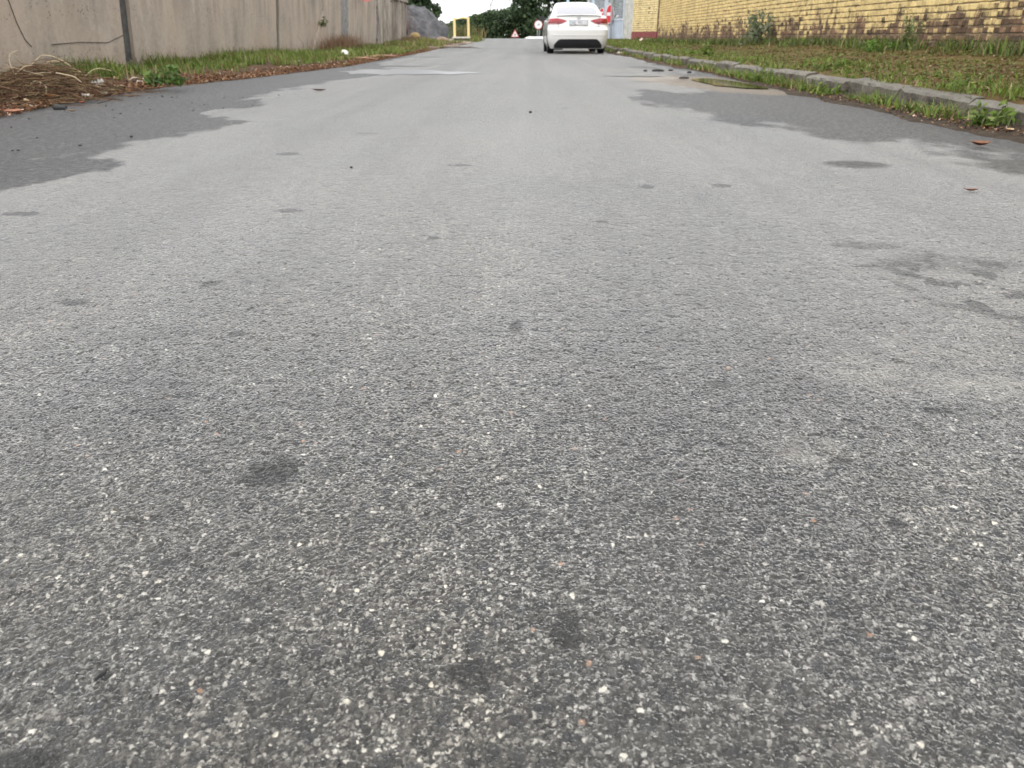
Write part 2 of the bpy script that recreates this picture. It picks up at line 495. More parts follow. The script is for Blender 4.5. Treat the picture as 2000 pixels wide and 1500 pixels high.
make_road()

# ------------------------------------------------------------------ ground, verges
def soil(name, c0, c1, c2, scale=3.0):
    m, nt, b = nodes(name)
    v = coords(nt)
    n = nd(nt, 'TexNoise', {'Vector': v, 'Scale': scale, 'Detail': 8, 'Roughness': .7})
    n2 = nd(nt, 'TexNoise', {'Vector': v, 'Scale': scale * 22, 'Detail': 4, 'Roughness': .7})
    f = mth(nt, 'ADD', mth(nt, 'MULTIPLY', n.outputs[0], .6), mth(nt, 'MULTIPLY', n2.outputs[0], .4))
    c = ramp(nt, f, [(.36, c0), (.5, c1), (.62, c2)])
    nt.links.new(c, b.inputs['Base Color'])
    b.inputs['Roughness'].default_value = .95
    b.inputs['Specular IOR Level'].default_value = .15
    bp = nd(nt, 'Bump', {'Height': f, 'Strength': .9, 'Distance': .03})
    nt.links.new(bp.outputs[0], b.inputs['Normal'])
    return m

M_litter = soil('leaf_mould', (.035, .022, .014), (.085, .052, .033), (.14, .09, .058), 6)
M_moss = soil('mossy_soil', (.05, .028, .014), (.105, .072, .028), (.115, .125, .032), 3)
M_ground = soil('field_soil', (.05, .06, .02), (.09, .10, .035), (.16, .13, .08), .6)
M_dirt = soil('gutter_dirt', (.030, .023, .017), (.060, .046, .034), (.10, .08, .062), 9)

def sheet(name, ys, us, fx, fz, m, **k):
    Y, U = np.meshgrid(ys, us, indexing='ij')
    X = fx(Y, U); Z = fz(X, Y, U)
    V = np.stack([X.ravel(), Y.ravel(), Z.ravel()], 1)
    nr, nc = X.shape
    i = np.arange(nr - 1)[:, None] * nc + np.arange(nc - 1)[None]
    F = np.stack([i, i + 1, i + nc + 1, i + nc], -1).reshape(-1, 4)
    return link(name, np_mesh(name, V, F, True), m, kind='structure', **k)

# one sheet to the horizon
gy = np.concatenate([np.linspace(-60, 0, 8), np.linspace(2, 120, 110), np.linspace(140, 1400, 20)])
gx = np.concatenate([np.linspace(-900, -40, 14), np.linspace(-36, 36, 37), np.linspace(40, 900, 14)])
sheet('ground', gy, gx, lambda Y, U: U, lambda X, Y, U: zr(Y) - .06 - .02 * np.clip(np.abs(X) - 60, 0, 40), M_ground)

def lz(x, Y):
    """surface of the left verge"""
    e = edge_left(Y)
    t = np.clip((e - x) / 2.0, 0, 1)
    return zr(Y) + .004 + .085 * t ** .8 + (fbm(x * 4, Y * 4, 41, 3) - .5) * .05 * np.clip(t * 5, 0, 1)

def lfx(Y, U):
    e = edge_left(Y) + (fbm(Y * 2.2, Y * 0 + 3, 51, 4) - .5) * .16
    return e + (-8.2 - e) * U ** 1.4
sheet('verge', np.linspace(-3, 37, 500), np.linspace(0, 1, 44), lfx, lambda X, Y, U: lz(X, Y) + np.where(U < .001, -.01, 0), M_litter)
# dirt apron past the end of the left fence
def afx(Y, U):
    e = np.interp(Y, [30, 34, 40, 60], [-3.4, -2.8, -2.2, -2.6]) + (fbm(Y * 1.2, Y * 0 + 8, 57, 4) - .5) * .7
    return e + (-16 - e) * U ** 1.6
sheet('dirt_patch', np.linspace(31.5, 62, 120), np.linspace(0, 1, 30), afx,
      lambda X, Y, U: zr(Y) + .012 + .02 * np.sqrt(U) + np.where(X > edge_left(Y) - .3, 0, .012) + (fbm(X * 2, Y * 2, 61, 3) - .5) * .03 * U, soil('apron_gravel', (.16, .12, .095), (.26, .215, .18), (.36, .32, .28), 2))

def rz(x, Y):
    """surface of the right verge, rising from the kerb to the wall"""
    t = np.clip((x - 2.89) / 2.3, 0, 1)
    return zr(Y) + .150 - .05 * (x < 2.83) + t * np.interp(Y, [8, 14, 24, 34], [.2, .22, .14, .05]) + (fbm(x * 3, Y * 3, 71, 4) - .5) * .05
sheet('verge', np.linspace(-3, 37, 300), np.linspace(2.815, 8.5, 64), lambda Y, U: U, lambda X, Y, U: rz(X, Y), M_moss)
sheet('verge', np.linspace(37.01, 60, 60), np.linspace(2.9, 16, 30), lambda Y, U: U, lambda X, Y, U: zr(Y) + .02 + (fbm(X, Y, 75, 3) - .5) * .06, M_moss)
# silt lying in the gutter
def gfx(Y, U):
    e = 2.52 + (fbm(Y * 2.4, Y * 0 + 5, 81, 4) - .5) * .30 + .08 * np.sin(Y * .7)
    return e + (2.77 - e) * U
sheet('gutter_silt', np.linspace(-1, 34, 420), np.linspace(0, 1, 7), gfx, lambda X, Y, U: zr(Y) + .004 + U * .028 + np.where(U < .01, -.012, 0) + (fbm(X * 9, Y * 9, 83, 3) - .5) * .012, M_dirt)

# ------------------------------------------------------------------ puddles
def water(name, col, rough=.03):
    m, nt, b = nodes(name)
    b.inputs['Base Color'].default_value = (*col, 1)
    b.inputs['Roughness'].default_value = rough
    b.inputs['IOR'].default_value = 1.33
    b.inputs['Specular IOR Level'].default_value = .5
    return m

def puddle(pts, z, m, seed, wob=.08, name='puddle', n=90):
    P = np.array(pts + [pts[0]], float)
    d = np.concatenate([[0], np.cumsum(np.hypot(*np.diff(P, axis=0).T))])
    t = np.linspace(0, d[-1], n, endpoint=False)
    x = np.interp(t, d, P[:, 0]); y = np.interp(t, d, P[:, 1])
    for _ in range(5):
        x = (np.roll(x, 1) + x + np.roll(x, -1)) / 3; y = (np.roll(y, 1) + y + np.roll(y, -1)) / 3
    x = x + (fbm(x * 6, y * 3, seed) - .5) * wob * 2; y = y + (fbm(x * 4 + 9, y * 3, seed + 5) - .5) * wob * 3
    zz = z + zr(y)
    bm = bmesh.new()
    bm.faces.new([bm.verts.new((a, b_, c)) for a, b_, c in zip(x, y, zz)])
    bmesh.ops.triangulate(bm, faces=bm.faces)
    me = bpy.data.meshes.new(name); bm.to_mesh(me); bm.free()
    return link(name, me, m, kind='structure')
M_clear = water('standing_water_sky_pale', (.11, .11, .115), .32)  # pale base colour stands in for the bright sky the water mirrors
M_brown = water('muddy_water', (.055, .047, .022), .07)
puddle([(-2.80, 12.08), (-2.69, 13.0), (-1.9, 13.2), (-1.0, 12.2), (-.55, 11.75), (-1.6, 11.2), (-2.36, 11.43)], .0025, M_clear, 5, .26)
puddle([(1.0, 11.1), (1.4, 11.35), (1.75, 11.2), (1.85, 10.85), (1.4, 10.8)], .004, M_clear, 14, .12)
puddle([(1.98, 10.1), (2.3, 10.45), (2.45, 9.6), (2.50, 8.25), (2.28, 8.25), (2.02, 8.85)], .004, M_brown, 27, .05)

# ------------------------------------------------------------------ kerb
def m_kerb():
    m, nt, b = nodes('old_concrete_kerb')
    v = coords(nt, world=True)
    n = nd(nt, 'TexNoise', {'Vector': v, 'Scale': 3, 'Detail': 7, 'Roughness': .7})
    n2 = nd(nt, 'TexNoise', {'Vector': v, 'Scale': 45, 'Detail': 5, 'Roughness': .75})
    f = mth(nt, 'ADD', mth(nt, 'MULTIPLY', n.outputs[0], .55), mth(nt, 'MULTIPLY', n2.outputs[0], .45))
    c = ramp(nt, f, [(.38, (.038, .033, .026)), (.48, (.105, .093, .077)), (.56, (.16, .145, .12)), (.66, (.28, .255, .215))])
    # the worn top arris is paler
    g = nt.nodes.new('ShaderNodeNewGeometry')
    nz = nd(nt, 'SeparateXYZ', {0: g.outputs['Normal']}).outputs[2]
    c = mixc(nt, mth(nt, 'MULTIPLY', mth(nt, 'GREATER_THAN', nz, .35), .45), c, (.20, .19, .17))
    nt.links.new(c, b.inputs['Base Color'])
    b.inputs['Roughness'].default_value = .9
    b.inputs['Specular IOR Level'].default_value = .2
    bp = nd(nt, 'Bump', {'Height': f, 'Strength': .8, 'Distance': .02})
    nt.links.new(bp.outputs[0], b.inputs['Normal'])
    return m
MK = m_kerb()
kerb = empty('kerb', (2.75, 0, 0), label='weathered concrete kerb of separate stones along the right side of the road', cat='kerb')
kv = []
for q in range(4):
    bm = bmesh.new()
    nseg = 12
    prof = [(0.0, -.05), (.006, .06), (.012, .118), (.028, .138), (.05, .147), (.12, .150), (.135, .145), (.135, -.05)]
    rows = []
    for i in range(nseg + 1):
        yy = .5 * (2 * i / nseg - 1) * (.974 - .012 * q)
        rows.append([bm.verts.new((px + random.gauss(0, .003 + (.008 if 1 < k < 6 and random.random() < .18 else 0)), yy, pz + random.gauss(0, .002) - (.012 * random.random() if k in (3, 4) and random.random() < .3 else 0))) for k, (px, pz) in enumerate(prof)])
    for a, b_ in zip(rows, rows[1:]):
        for k in range(len(prof) - 1):
            bm.faces.new((a[k], b_[k], b_[k + 1], a[k + 1]))
    bm.faces.new(rows[0]); bm.faces.new(rows[-1][::-1])
    bmesh.ops.recalc_face_normals(bm, faces=bm.faces)
    me = bpy.data.meshes.new('kerb_stone'); bm.to_mesh(me); bm.free()
    kv.append(me)
for i in range(36):
    y = .6 + i * 1.0
    o = link('kerb_stone', random.choice(kv), MK, kerb)
    o.location = (random.gauss(0, .016), y, zf(y) + random.gauss(-.004, .012))
    o.rotation_euler = (random.gauss(0, .010), random.gauss(0, .03), random.gauss(0, .014) + (pi if False else 0))

# ------------------------------------------------------------------ left concrete wall
def m_wall():
    m, nt, b = nodes('stained_concrete_panel')
    v = coords(nt, world=True)
    vs = coords(nt, (1.0, 1.0, .13), world=True)
    vc = coords(nt, (3.2, 3.2, .28), world=True)
    n = nd(nt, 'TexNoise', {'Vector': vs, 'Scale': 1.6, 'Detail': 7, 'Roughness': .62})
    ns = nd(nt, 'TexNoise', {'Vector': vc, 'Scale': 1.0, 'Detail': 5, 'Roughness': .6})
    nf = nd(nt, 'TexNoise', {'Vector': v, 'Scale': 14, 'Detail': 7, 'Roughness': .75})
    nl = nd(nt, 'TexNoise', {'Vector': v, 'Scale': .9, 'Detail': 4})
    f = mth(nt, 'ADD', mth(nt, 'MULTIPLY', n.outputs[0], .30), mth(nt, 'MULTIPLY', nf.outputs[0], .24))
    f = mth(nt, 'ADD', f, mth(nt, 'MULTIPLY', nl.outputs[0], .30))
    f = mth(nt, 'ADD', f, mth(nt, 'MULTIPLY', ns.outputs[0], .16))
    c = ramp(nt, f, [(.34, (.24, .208, .174)), (.46, (.38, .328, .274)), (.55, (.49, .425, .355)), (.68, (.58, .51, .43))])
    c = mixc(nt, ramp(nt, nl.outputs[0], [(.45, 0.0), (.7, .55)]), c, (.40, .305, .235))
    g = nt.nodes.new('ShaderNodeNewGeometry')
    z = nd(nt, 'SeparateXYZ', {0: g.outputs['Position']}).outputs[2]
    # streaks run down from the top edge
    run = mth(nt, 'MULTIPLY', ramp(nt, ns.outputs[0], [(.5, 0.0), (.62, 1.0)]), nd(nt, 'MapRange', {'Value': z, 'From Min': .25, 'From Max': 1.5, 'To Min': 0, 'To Max': .68}).outputs[0])
    c = mixc(nt, run, c, (.16, .135, .112))
    # pitting
    vp = nd(nt, 'TexVoronoi', {'Vector': v, 'Scale': 21})
    sp = nd(nt, 'SeparateColor', {0: vp.outputs['Color']}).outputs[0]
    pit = mth(nt, 'MULTIPLY', ramp(nt, vp.outputs['Distance'], [(.16, 1.0), (.3, 0.0)]), mth(nt, 'GREATER_THAN', sp, .8))
    pit = mth(nt, 'MULTIPLY', pit, ramp(nt, n.outputs[0], [(.42, 1.0), (.6, .15)]))
    c = mixc(nt, mth(nt, 'MULTIPLY', pit, .85), c, (.09, .08, .07))
    # rising damp and soil splash
    lo = nd(nt, 'MapRange', {'Value': mth(nt, 'ADD', z, mth(nt, 'MULTIPLY', nf.outputs[0], .25)), 'From Min': .18, 'From Max': .5, 'To Min': .5, 'To Max': 0}).outputs[0]
    c = mixc(nt, lo, c, (.27, .20, .145))
    nt.links.new(c, b.inputs['Base Color'])
    b.inputs['Roughness'].default_value = .92
    b.inputs['Specular IOR Level'].default_value = .2
    hh = mth(nt, 'SUBTRACT', nf.outputs[0], mth(nt, 'MULTIPLY', pit, .5))
    bp = nd(nt, 'Bump', {'Height': hh, 'Strength': .6, 'Distance': .02})
    nt.links.new(bp.outputs[0], b.inputs['Normal'])
    return m
MW = m_wall()
M_post = plain('dark_weathered_post', (.075, .075, .072), .85, var=.45, scale=9, bump=.5)
M_postpale = plain('pale_weathered_post', (.23, .225, .215), .85, var=.5, scale=7, bump=.5)

LEAN = .085
wall = empty('concrete_wall', (-5.6, 0, 0), label='stained grey precast concrete panel wall leaning along the left verge', cat='wall')
wall.rotation_euler = (0, LEAN, 0)
def panel(y0, y1, top=1.9, split=None):
    def grid(ya, yb):
        nu, nv = 24, 10
        V = []; F = []
        for side in (0, 1):
            for j in range(nv + 1):
                z = -.25 + (top + .25) * j / nv
                a = ya(z) if callable(ya) else ya; b_ = yb(z) if callable(yb) else yb
                for i in range(nu + 1):
                    y = a + (b_ - a) * i / nu
                    x = (0 if side == 0 else -.11) + (float(fbm(y * .8, z * .8, 91)) - .5) * (.035 if side == 0 else 0)
                    V.append((x, y, z))
        n1 = (nu + 1) * (nv + 1)
        for j in range(nv):
            for i in range(nu):
                k = j * (nu + 1) + i
                F.append((k, k + 1, k + nu + 2, k + nu + 1)); F.append((n1 + k, n1 + k + nu + 1, n1 + k + nu + 2, n1 + k + 1))
        for i in range(nu):
            F.append((i, n1 + i, n1 + i + 1, i + 1)); k = nv * (nu + 1) + i
            F.append((k, k + 1, n1 + k + 1, n1 + k))
        for j in range(nv):
            k = j * (nu + 1); F.append((k, k + nu + 1, n1 + k + nu + 1, n1 + k)); k += nu
            F.append((k, n1 + k, n1 + k + nu + 1, k + nu + 1))
        mb = MB(); mb.add(V, F, 0, True)
        return mb.build('panel', MW, wall)
    if split:
        (sa, za), (sb, zb) = split
        jag = lambda z: .035 * math.sin(z * 17) + .02 * math.sin(z * 41)
        ln = lambda z: sa + (sb - sa) * (z - za) / (zb - za)
        grid(y0, lambda z: ln(z) + jag(z) - .035)
        o = grid(lambda z: ln(z) + jag(z) + .035, y1)
        o.location.x = .055
    else:
        grid(y0, y1)
panel(-2.4, 4.4); panel(4.55, 11.36); panel(11.64, 18.42); panel(18.62, 24.55, split=((21.3, .1), (22.9, 1.4))); panel(25.75, 30.55)
for y0, y1, dx, mm in [(4.4, 4.55, -.05, M_post), (11.36, 11.64, -.045, M_post), (18.42, 18.62, -.05, M_post), (24.55, 24.72, -.06, M_post), (30.55, 30.78, -.06, M_post)]:
    mb = MB(); mb.box((dx - .14, y0 + .004, -.2), (dx, y1 - .004, 1.93)); mb.build('post', mm, wall)
mb = MB(); mb.box((-.12, 24.73, -.2), (.015, 25.74, 1.96))
o = mb.build('post', M_postpale, wall, label='broad pale weathered post of the concrete wall')
# thin cracks in the nearest panel, drawn as dark tubes a hair off the face, crack shade in their colour
M_crack = plain('crack_shadow_dirt', (.05, .043, .037), .95, bump=0)
for pts in [[(9.6, .40), (10.2, .42), (10.9, .41), (11.2, .47), (11.35, .5)], [(8.2, .92), (8.6, .95), (8.95, .93)], [(8.9, .9), (9.0, .62), (9.1, .45), (9.2, .38)]]:
    mb = MB()
    for (a, za), (b_, zb) in zip(pts, pts[1:]):
        mb.tube([(.012, a, za), (.012, b_, zb)], .0045, 5)
    mb.build('crack', M_crack, wall)

# board fence that continues the wall
M_board = None
def m_board():
    m, nt, b = nodes('weathered_grey_board')
    v = coords(nt, (3, 3, .35), world=True)
    n = nd(nt, 'TexNoise', {'Vector': v, 'Scale': 3, 'Detail': 7, 'Roughness': .7})
    oi = nd(nt, 'ObjectInfo')
    c = ramp(nt, n.outputs[0], [(.3, (.13, .112, .094)), (.52, (.34, .30, .255)), (.72, (.52, .47, .41))])
    c = mixc(nt, 1, c, ramp(nt, oi.outputs['Random'], [(0, .72), (1, 1.15)]), 'MULTIPLY')
    nt.links.new(c, b.inputs['Base Color'])
    b.inputs['Roughness'].default_value = .9
    b.inputs['Specular IOR Level'].default_value = .2
    bp = nd(nt, 'Bump', {'Height': n.outputs[0], 'Strength': .5, 'Distance': .02})
    nt.links.new(bp.outputs[0], b.inputs['Normal'])
    return m
M_board = m_board()
fence = empty('board_fence', (-5.6, 30.8, .1), label='grey upright board fence at the far end of the concrete wall', cat='fence')
fence.rotation_euler = (0, .06, 0)
yy = 0.0
while yy < 6.8:
    w = random.uniform(.42, .55)
    mb = MB(); n = 5
    dx = random.gauss(0, .03)
    top = 1.72 + random.gauss(0, .03)
    V = []; F = []
    for z in (-.2, top):
        for i in range(n + 1):
            a = i / n
            V.append((dx + .10 * sin(pi * a) - .02, yy + a * (w - .10), z))
        V += [(dx - .05, yy + w - .10, z), (dx - .05, yy, z)]
    k = n + 3
    F = [(i, (i + 1) % k, (i + 1) % k + k, i + k) for i in range(k)] + [tuple(range(k)), tuple(range(2 * k - 1, k - 1, -1))]
    mb.add(V, F, 0, False)
    o = mb.build('board', M_board, fence)
    o.rotation_euler = (random.gauss(0, .012), 0, 0)
    yy += w
mb = MB(); mb.box((-.16, -.1, .2), (-.09, 6.9, .3)); mb.box((-.16, -.1, 1.3), (-.09, 6.9, 1.4)); mb.build('rail', M_post, fence)
mb = MB(); mb.box((-.12, 3.2, 1.74), (.16, 7.0, 1.84)); mb.build('cap_rail', M_board, fence)

# ------------------------------------------------------------------ brick wall
def m_brick(name, lo=.44, hi=.98, paint=(.76, .59, .28)):
    m, nt, b = nodes(name)
    v = coords(nt, world=True)
    sp = nd(nt, 'SeparateXYZ', {0: v})
    # a random value for each brick, from the cell of the coursing it lies in
    cy = mth(nt, 'FLOOR', mth(nt, 'MULTIPLY', sp.outputs[1], 1 / .115)); cz = mth(nt, 'FLOOR', mth(nt, 'MULTIPLY', sp.outputs[2], 1 / .082))
    cv = nd(nt, 'CombineXYZ', {0: cy, 1: cz, 2: 0.0})
    wn_ = nd(nt, 'TexWhiteNoise', {'Vector': cv.outputs[0]}, noise_dimensions='2D')
    rnd = wn_.outputs['Value']
    vg = coords(nt, (20, 95, 6), world=True)
    gr = nd(nt, 'TexNoise', {'Vector': vg, 'Scale': 1, 'Detail': 4, 'Roughness': .7})
    n = nd(nt, 'TexNoise', {'Vector': v, 'Scale': 1.7, 'Detail': 6, 'Roughness': .65})
    nf = nd(nt, 'TexNoise', {'Vector': v, 'Scale': 40, 'Detail': 5, 'Roughness': .7})
    bare = ramp(nt, mth(nt, 'ADD', mth(nt, 'MULTIPLY', rnd, .6), mth(nt, 'MULTIPLY', nf.outputs[0], .4)), [(.2, (.095, .064, .043)), (.45, (.19, .12, .078)), (.62, (.27, .15, .098)), (.85, (.31, .22, .135))])
    c = mixc(nt, ramp(nt, gr.outputs[0], [(.35, .55), (.55, 0.0)]), bare, (.05, .037, .028))
    yl = ramp(nt, nf.outputs[0], [(.3, tuple(k * .82 for k in paint)), (.7, tuple(min(1, k * 1.12) for k in paint))])
    k = mth(nt, 'ADD', sp.outputs[2], mth(nt, 'MULTIPLY', mth(nt, 'SUBTRACT', n.outputs[0], .5), 1.5))
    k = mth(nt, 'ADD', k, mth(nt, 'MULTIPLY', mth(nt, 'SUBTRACT', rnd, .5), .34))
    k = mth(nt, 'ADD', k, mth(nt, 'MULTIPLY', mth(nt, 'SUBTRACT', gr.outputs[0], .5), .9))
    k = nd(nt, 'MapRange', {'Value': k, 'From Min': lo, 'From Max': hi, 'To Min': 0, 'To Max': 1}).outputs[0]
    mask = ramp(nt, k, [(.36, 0.0), (.48, .72), (.75, 1.0)])
    ns_ = nd(nt, 'TexNoise', {'Vector': coords(nt, (2, 2, .5), world=True), 'Scale': 1.6, 'Detail': 6, 'Roughness': .7})
    yl = mixc(nt, ramp(nt, ns_.outputs[0], [(.46, 0.0), (.72, .55)]), yl, (.34, .235, .125))
    yl = mixc(nt, 1, yl, ramp(nt, rnd, [(0, .84), (1, 1.08)]), 'MULTIPLY')
    c = mixc(nt, mask, c, yl)
    # splash-back grime and a little green at the foot
    ft = nd(nt, 'MapRange', {'Value': mth(nt, 'ADD', sp.outputs[2], mth(nt, 'MULTIPLY', nf.outputs[0], .2)), 'From Min': .42, 'From Max': .66, 'To Min': .6, 'To Max': 0}).outputs[0]
    c = mixc(nt, ft, c, (.085, .075, .06))
    nt.links.new(c, b.inputs['Base Color'])
    b.inputs['Roughness'].default_value = .85
    b.inputs['Specular IOR Level'].default_value = .2
    bp = nd(nt, 'Bump', {'Height': mth(nt, 'ADD', gr.outputs[0], mth(nt, 'MULTIPLY', nf.outputs[0], .4)), 'Strength': .9, 'Distance': .012})
    nt.links.new(bp.outputs[0], b.inputs['Normal'])
    return m
M_brick = m_brick('rustic_brick_peeling_yellow_paint')
M_mortar = plain('dirty_mortar', (.20, .155, .10), .95, var=.45, scale=5, bump=.5, world=True)

def brick_template(L, H, D=.05):
    """rough faced brick: origin at the middle of its face, face looks along -x"""
    c = .007
    jit = lambda s: random.gauss(0, s)
    ny = 3 if L > .15 else 2
    V = []; F = []
    ys = np.linspace(-L / 2 + c, L / 2 - c, ny + 1)
    for z in (-H / 2 + c, H / 2 - c):
        for y in ys: V.append((-.002 + jit(.0022), y + jit(.0015), z + jit(.0015)))
    n = ny + 1
    for i in range(ny): F.append((i, i + n, i + n + 1, i + 1))
    b0 = len(V)
    V += [(.008, -L / 2, -H / 2), (.008, L / 2, -H / 2), (.008, L / 2, H / 2), (.008, -L / 2, H / 2), (D, -L / 2, -H / 2), (D, L / 2, -H / 2), (D, L / 2, H / 2), (D, -L / 2, H / 2)]
    A, B, C_, D_ = b0, b0 + 1, b0 + 2, b0 + 3
    F += [(0, A, D_, n), (ny, n + ny, C_, B)]
    for i in range(ny):
        pass
    F.append(tuple([A] + list(range(0, n)) + [B])[::-1]); F.append(tuple([D_, C_] + list(range(2 * n - 1, n - 1, -1)))[::-1])
    F += [(A, A + 4, D_ + 4, D_), (B, C_, C_ + 4, B + 4), (A, B, B + 4, A + 4), (D_, D_ + 4, C_ + 4, C_)]
    return V, F
BR = {}
for nm, L in (('s', .212), ('h', .103)):
    BR[nm] = []
    for q in range(5):
        V, F = brick_template(L, .069)
        mb = MB(); mb.add(V, F); BR[nm].append((np.array(V), F, mb.mesh('brick')))

BX = 5.2
bwall = empty('brick_wall', (BX, 0, 0), label='long brick wall of peeling yellow paint over brown bricks on the right', cat='wall')
spots = []
for c in range(27):
    z = .02 + c * .082
    y = 2.0 + (.056 if c % 2 else 0)
    while y < 33.3:
        nm = 'h' if random.random() < .42 else 's'
        L = .115 if nm == 'h' else .224
        if y + L > 33.45: break
        spots.append((y + L / 2, z + .041, nm)); y += L
th = R(24.68)
def seen(y, z):
    fw = y * cos(th) + (.49 - z) * sin(th); up = y * sin(th) - (.49 - z) * cos(th)
    px = 1030 + BX / fw * 1480; py = 750 - up / fw * 1480
    return px < 2010 and py > -6 and z > .30
vis = sorted([s for s in spots if seen(s[0], s[1])], key=lambda s: s[0] - (.4 if s[2] == 's' else 0))
single = set(vis[:300])
for (y, z, nm) in spots:
    if (y, z, nm) in single:
        o = link('brick', random.choice(BR[nm])[2], M_brick, bwall)
        o.location = (random.gauss(0, .0035), y, z + random.gauss(0, .0018))
        o.rotation_euler = (random.gauss(0, .012), 0, random.gauss(0, .012))
def bricks_joined(sp, M=None):
    mb = MB()
    for (y, z, nm) in sp:
        V, F, _ = random.choice(BR[nm])
        W_ = V + np.array([random.gauss(0, .0045), y, z + random.gauss(0, .0018)])
        if M is not None: W_ = [M @ Vector(p) for p in W_]
        mb.add(W_, F)
    return mb
bricks_joined([s for s in spots if s not in single]).build('brickwork', M_brick, bwall, kind='stuff')
mb = MB(); mb.box((.011, 1.95, -.1), (.22, 33.47, 2.26)); mb.build('mortar_bed', M_mortar, bwall)
mb = MB(); mb.box((-.03, 1.9, 2.262), (.26, 33.5, 2.34)); mb.build('coping', MK, bwall)

# ------------------------------------------------------------------ gate pier: a splayed return of the wall, painted, with a dark red plinth
M_brick2 = m_brick('pier_brick_yellow_paint', lo=.1, hi=.62, paint=(.80, .66, .36))
M_red = plain('dull_red_plinth_paint', (.22, .055, .055), .7, var=.22, scale=5, bump=.3, world=True)
M_white = plain('weathered_whitewash', (.45, .45, .42), .85, var=.32, scale=6, bump=.35, world=True)
A = Vector((5.16, 33.55, 0)); B = Vector((4.48, 35.75, 0))
dirp = (B - A).normalized(); nrm = Vector((-dirp.y, dirp.x, 0))       # face looks towards the road
ang = math.atan2(dirp.y, dirp.x) - pi / 2
PZ = .19
pier = empty('gate_pier', (A.x, A.y, PZ), ang, label='yellow painted brick gate pier with dark red plinth at end of wall', cat='pillar')
LP = (B - A).length
sp2 = []
for c in range(26):
    y = 0.0
    first = True
    while y < LP - .05:
        nm = 'h' if (first and c % 2) else 's'
        L = .115 if nm == 'h' else .224
        if y + L > LP + .02: nm = 'h'; L = .115
        sp2.append((y + L / 2, .45 + c * .082 + .041, nm)); y += L; first = False
bricks_joined(sp2).build('brickwork', M_brick2, pier, kind='stuff')
mb = MB(); mb.box((.011, 0, -.2), (.34, LP, 2.62)); mb.build('core', M_mortar, pier)
mb = MB(); mb.box((-.03, -.03, -.2), (.37, LP + .03, .448)); mb.build('plinth', M_red, pier)

# whitewashed post, between pier and gate
P2 = B + dirp * .06
post = empty('gate_post', (P2.x, P2.y, PZ), ang, label='whitewashed concrete gate post beside the yellow pier', cat='post')
mb = MB(); mb.box((.02, 0, -.2), (.32, .92, 2.2)); mb.build('shaft', M_white, post)
mb = MB(); mb.box((-.01, -.02, 2.203), (.35, .94, 2.3)); mb.build('cap', M_white, post)

# ------------------------------------------------------------------ gate leaves
M_gate = plain('pale_blue_gate_paint', (.52, .56, .63), .5, var=.12, scale=3, bump=.08)
M_sheet = plain('blue_grey_gate_sheet', (.42, .48, .57), .5, var=.16, scale=2.5, bump=.12)
G0 = P2 + dirp * .96
def gate_leaf(origin, length, label, grp):
    g = empty('gate_leaf', (origin.x, origin.y, PZ), ang, label=label, cat='gate', group=grp)
    t = .07; H = 1.98; mid = .92
    mb = MB()
    mb.box((0, 0, .05), (t, t, H)); mb.box((0, length - t, .05), (t, length, H))
    mb.box((.002, t, H - t), (t - .002, length - t, H)); mb.box((.002, t, .05), (t - .002, length - t, .05 + t)); mb.box((.002, t, mid), (t - .002, length - t, mid + t))
    mb.build('frame', M_gate, g)
    mb = MB(); mb.box((.02, t, .05 + t), (.035, length - t, mid)); mb.build('sheet', M_sheet, g)
    n = int((length - 2 * t) / .125)
    for i in range(1, n):
        mb = MB(); y = t + (length - 2 * t) * i / n
        mb.tube([(t / 2, y, mid + t), (t / 2, y, H - t)], .013, 8)
        mb.build('bar', M_gate, g)
    return g
gate_leaf(G0, 2.05, 'pale blue metal gate leaf with bars over a sheet panel next to whitewashed post', None)
G1 = G0 + dirp * 2.1
gate_leaf(G1, 2.3, 'far gate leaf with the smaller red sign, mostly hidden by the white car', None)

M_signred = plain('sign_red', (.62, .022, .035), .4, var=.06, scale=4, bump=0)
M_signwhite = plain('sign_white', (.78, .76, .76), .4, var=.05, scale=4, bump=0)
M_signback = plain('galvanised', (.32, .33, .34), .45, metal=.6, var=.12, bump=.05)
M_black = plain('black_plastic', (.018, .018, .019), .5, var=.2, bump=.1)
M_grey = plain('sign_grey', (.25, .27, .31), .5, var=.05, bump=0)

def disc(mb, r0, r1, y0, y1, n=32, M=None):
    prof = [(r0, y0), (r1, y0), (r1, y1), (r0, y1), (r0, y0)] if r0 > 0 else [(0, y0), (r1, y0), (r1, y1), (0, y1)]
    T = Matrix.Rotation(R(90), 4, 'X')
    mb.lathe([(r, -a) for r, a in prof], n, (M @ T) if M is not None else T, smooth=False)
    return mb
# a round sign faces local -y
def no_entry(name, loc, rz, r, label):
    s = empty(name, loc, rz, label=label, cat='sign')
    disc(MB(), 0, r, 0, .012).build('plate', M_signwhite, s)
    disc(MB(), 0, r * .90, -.004, -.001).build('disc', M_signred, s)
    mb = MB(); mb.box((-r * .70, -.008, -r * .17), (r * .70, -.005, r * .17)); mb.build('bar', M_signwhite, s)
    return s
# on the gate, face towards the road and the camera
face = math.atan2(nrm.y, nrm.x) + pi / 2
sgn = G0 + dirp * 1.40 + nrm * .06
no_entry('no_entry_sign', (sgn.x, sgn.y, 1.38), face + R(4), .40, 'red no entry sign with white bar fixed on the near gate leaf')
mb = MB(); mb.tube([(sgn.x + .03, sgn.y, .93), (sgn.x + .03, sgn.y + .02, 1.0)], .05, 8)
mb.build('padlock', M_black, label='black padlock on the gate below the no entry sign', cat='lock')
sg2 = G1 + dirp * .25 + nrm * .06
no_entry('no_entry_sign', (sg2.x, sg2.y, 1.46), face + R(4), .20, 'smaller red no entry sign farther back beside the white car')

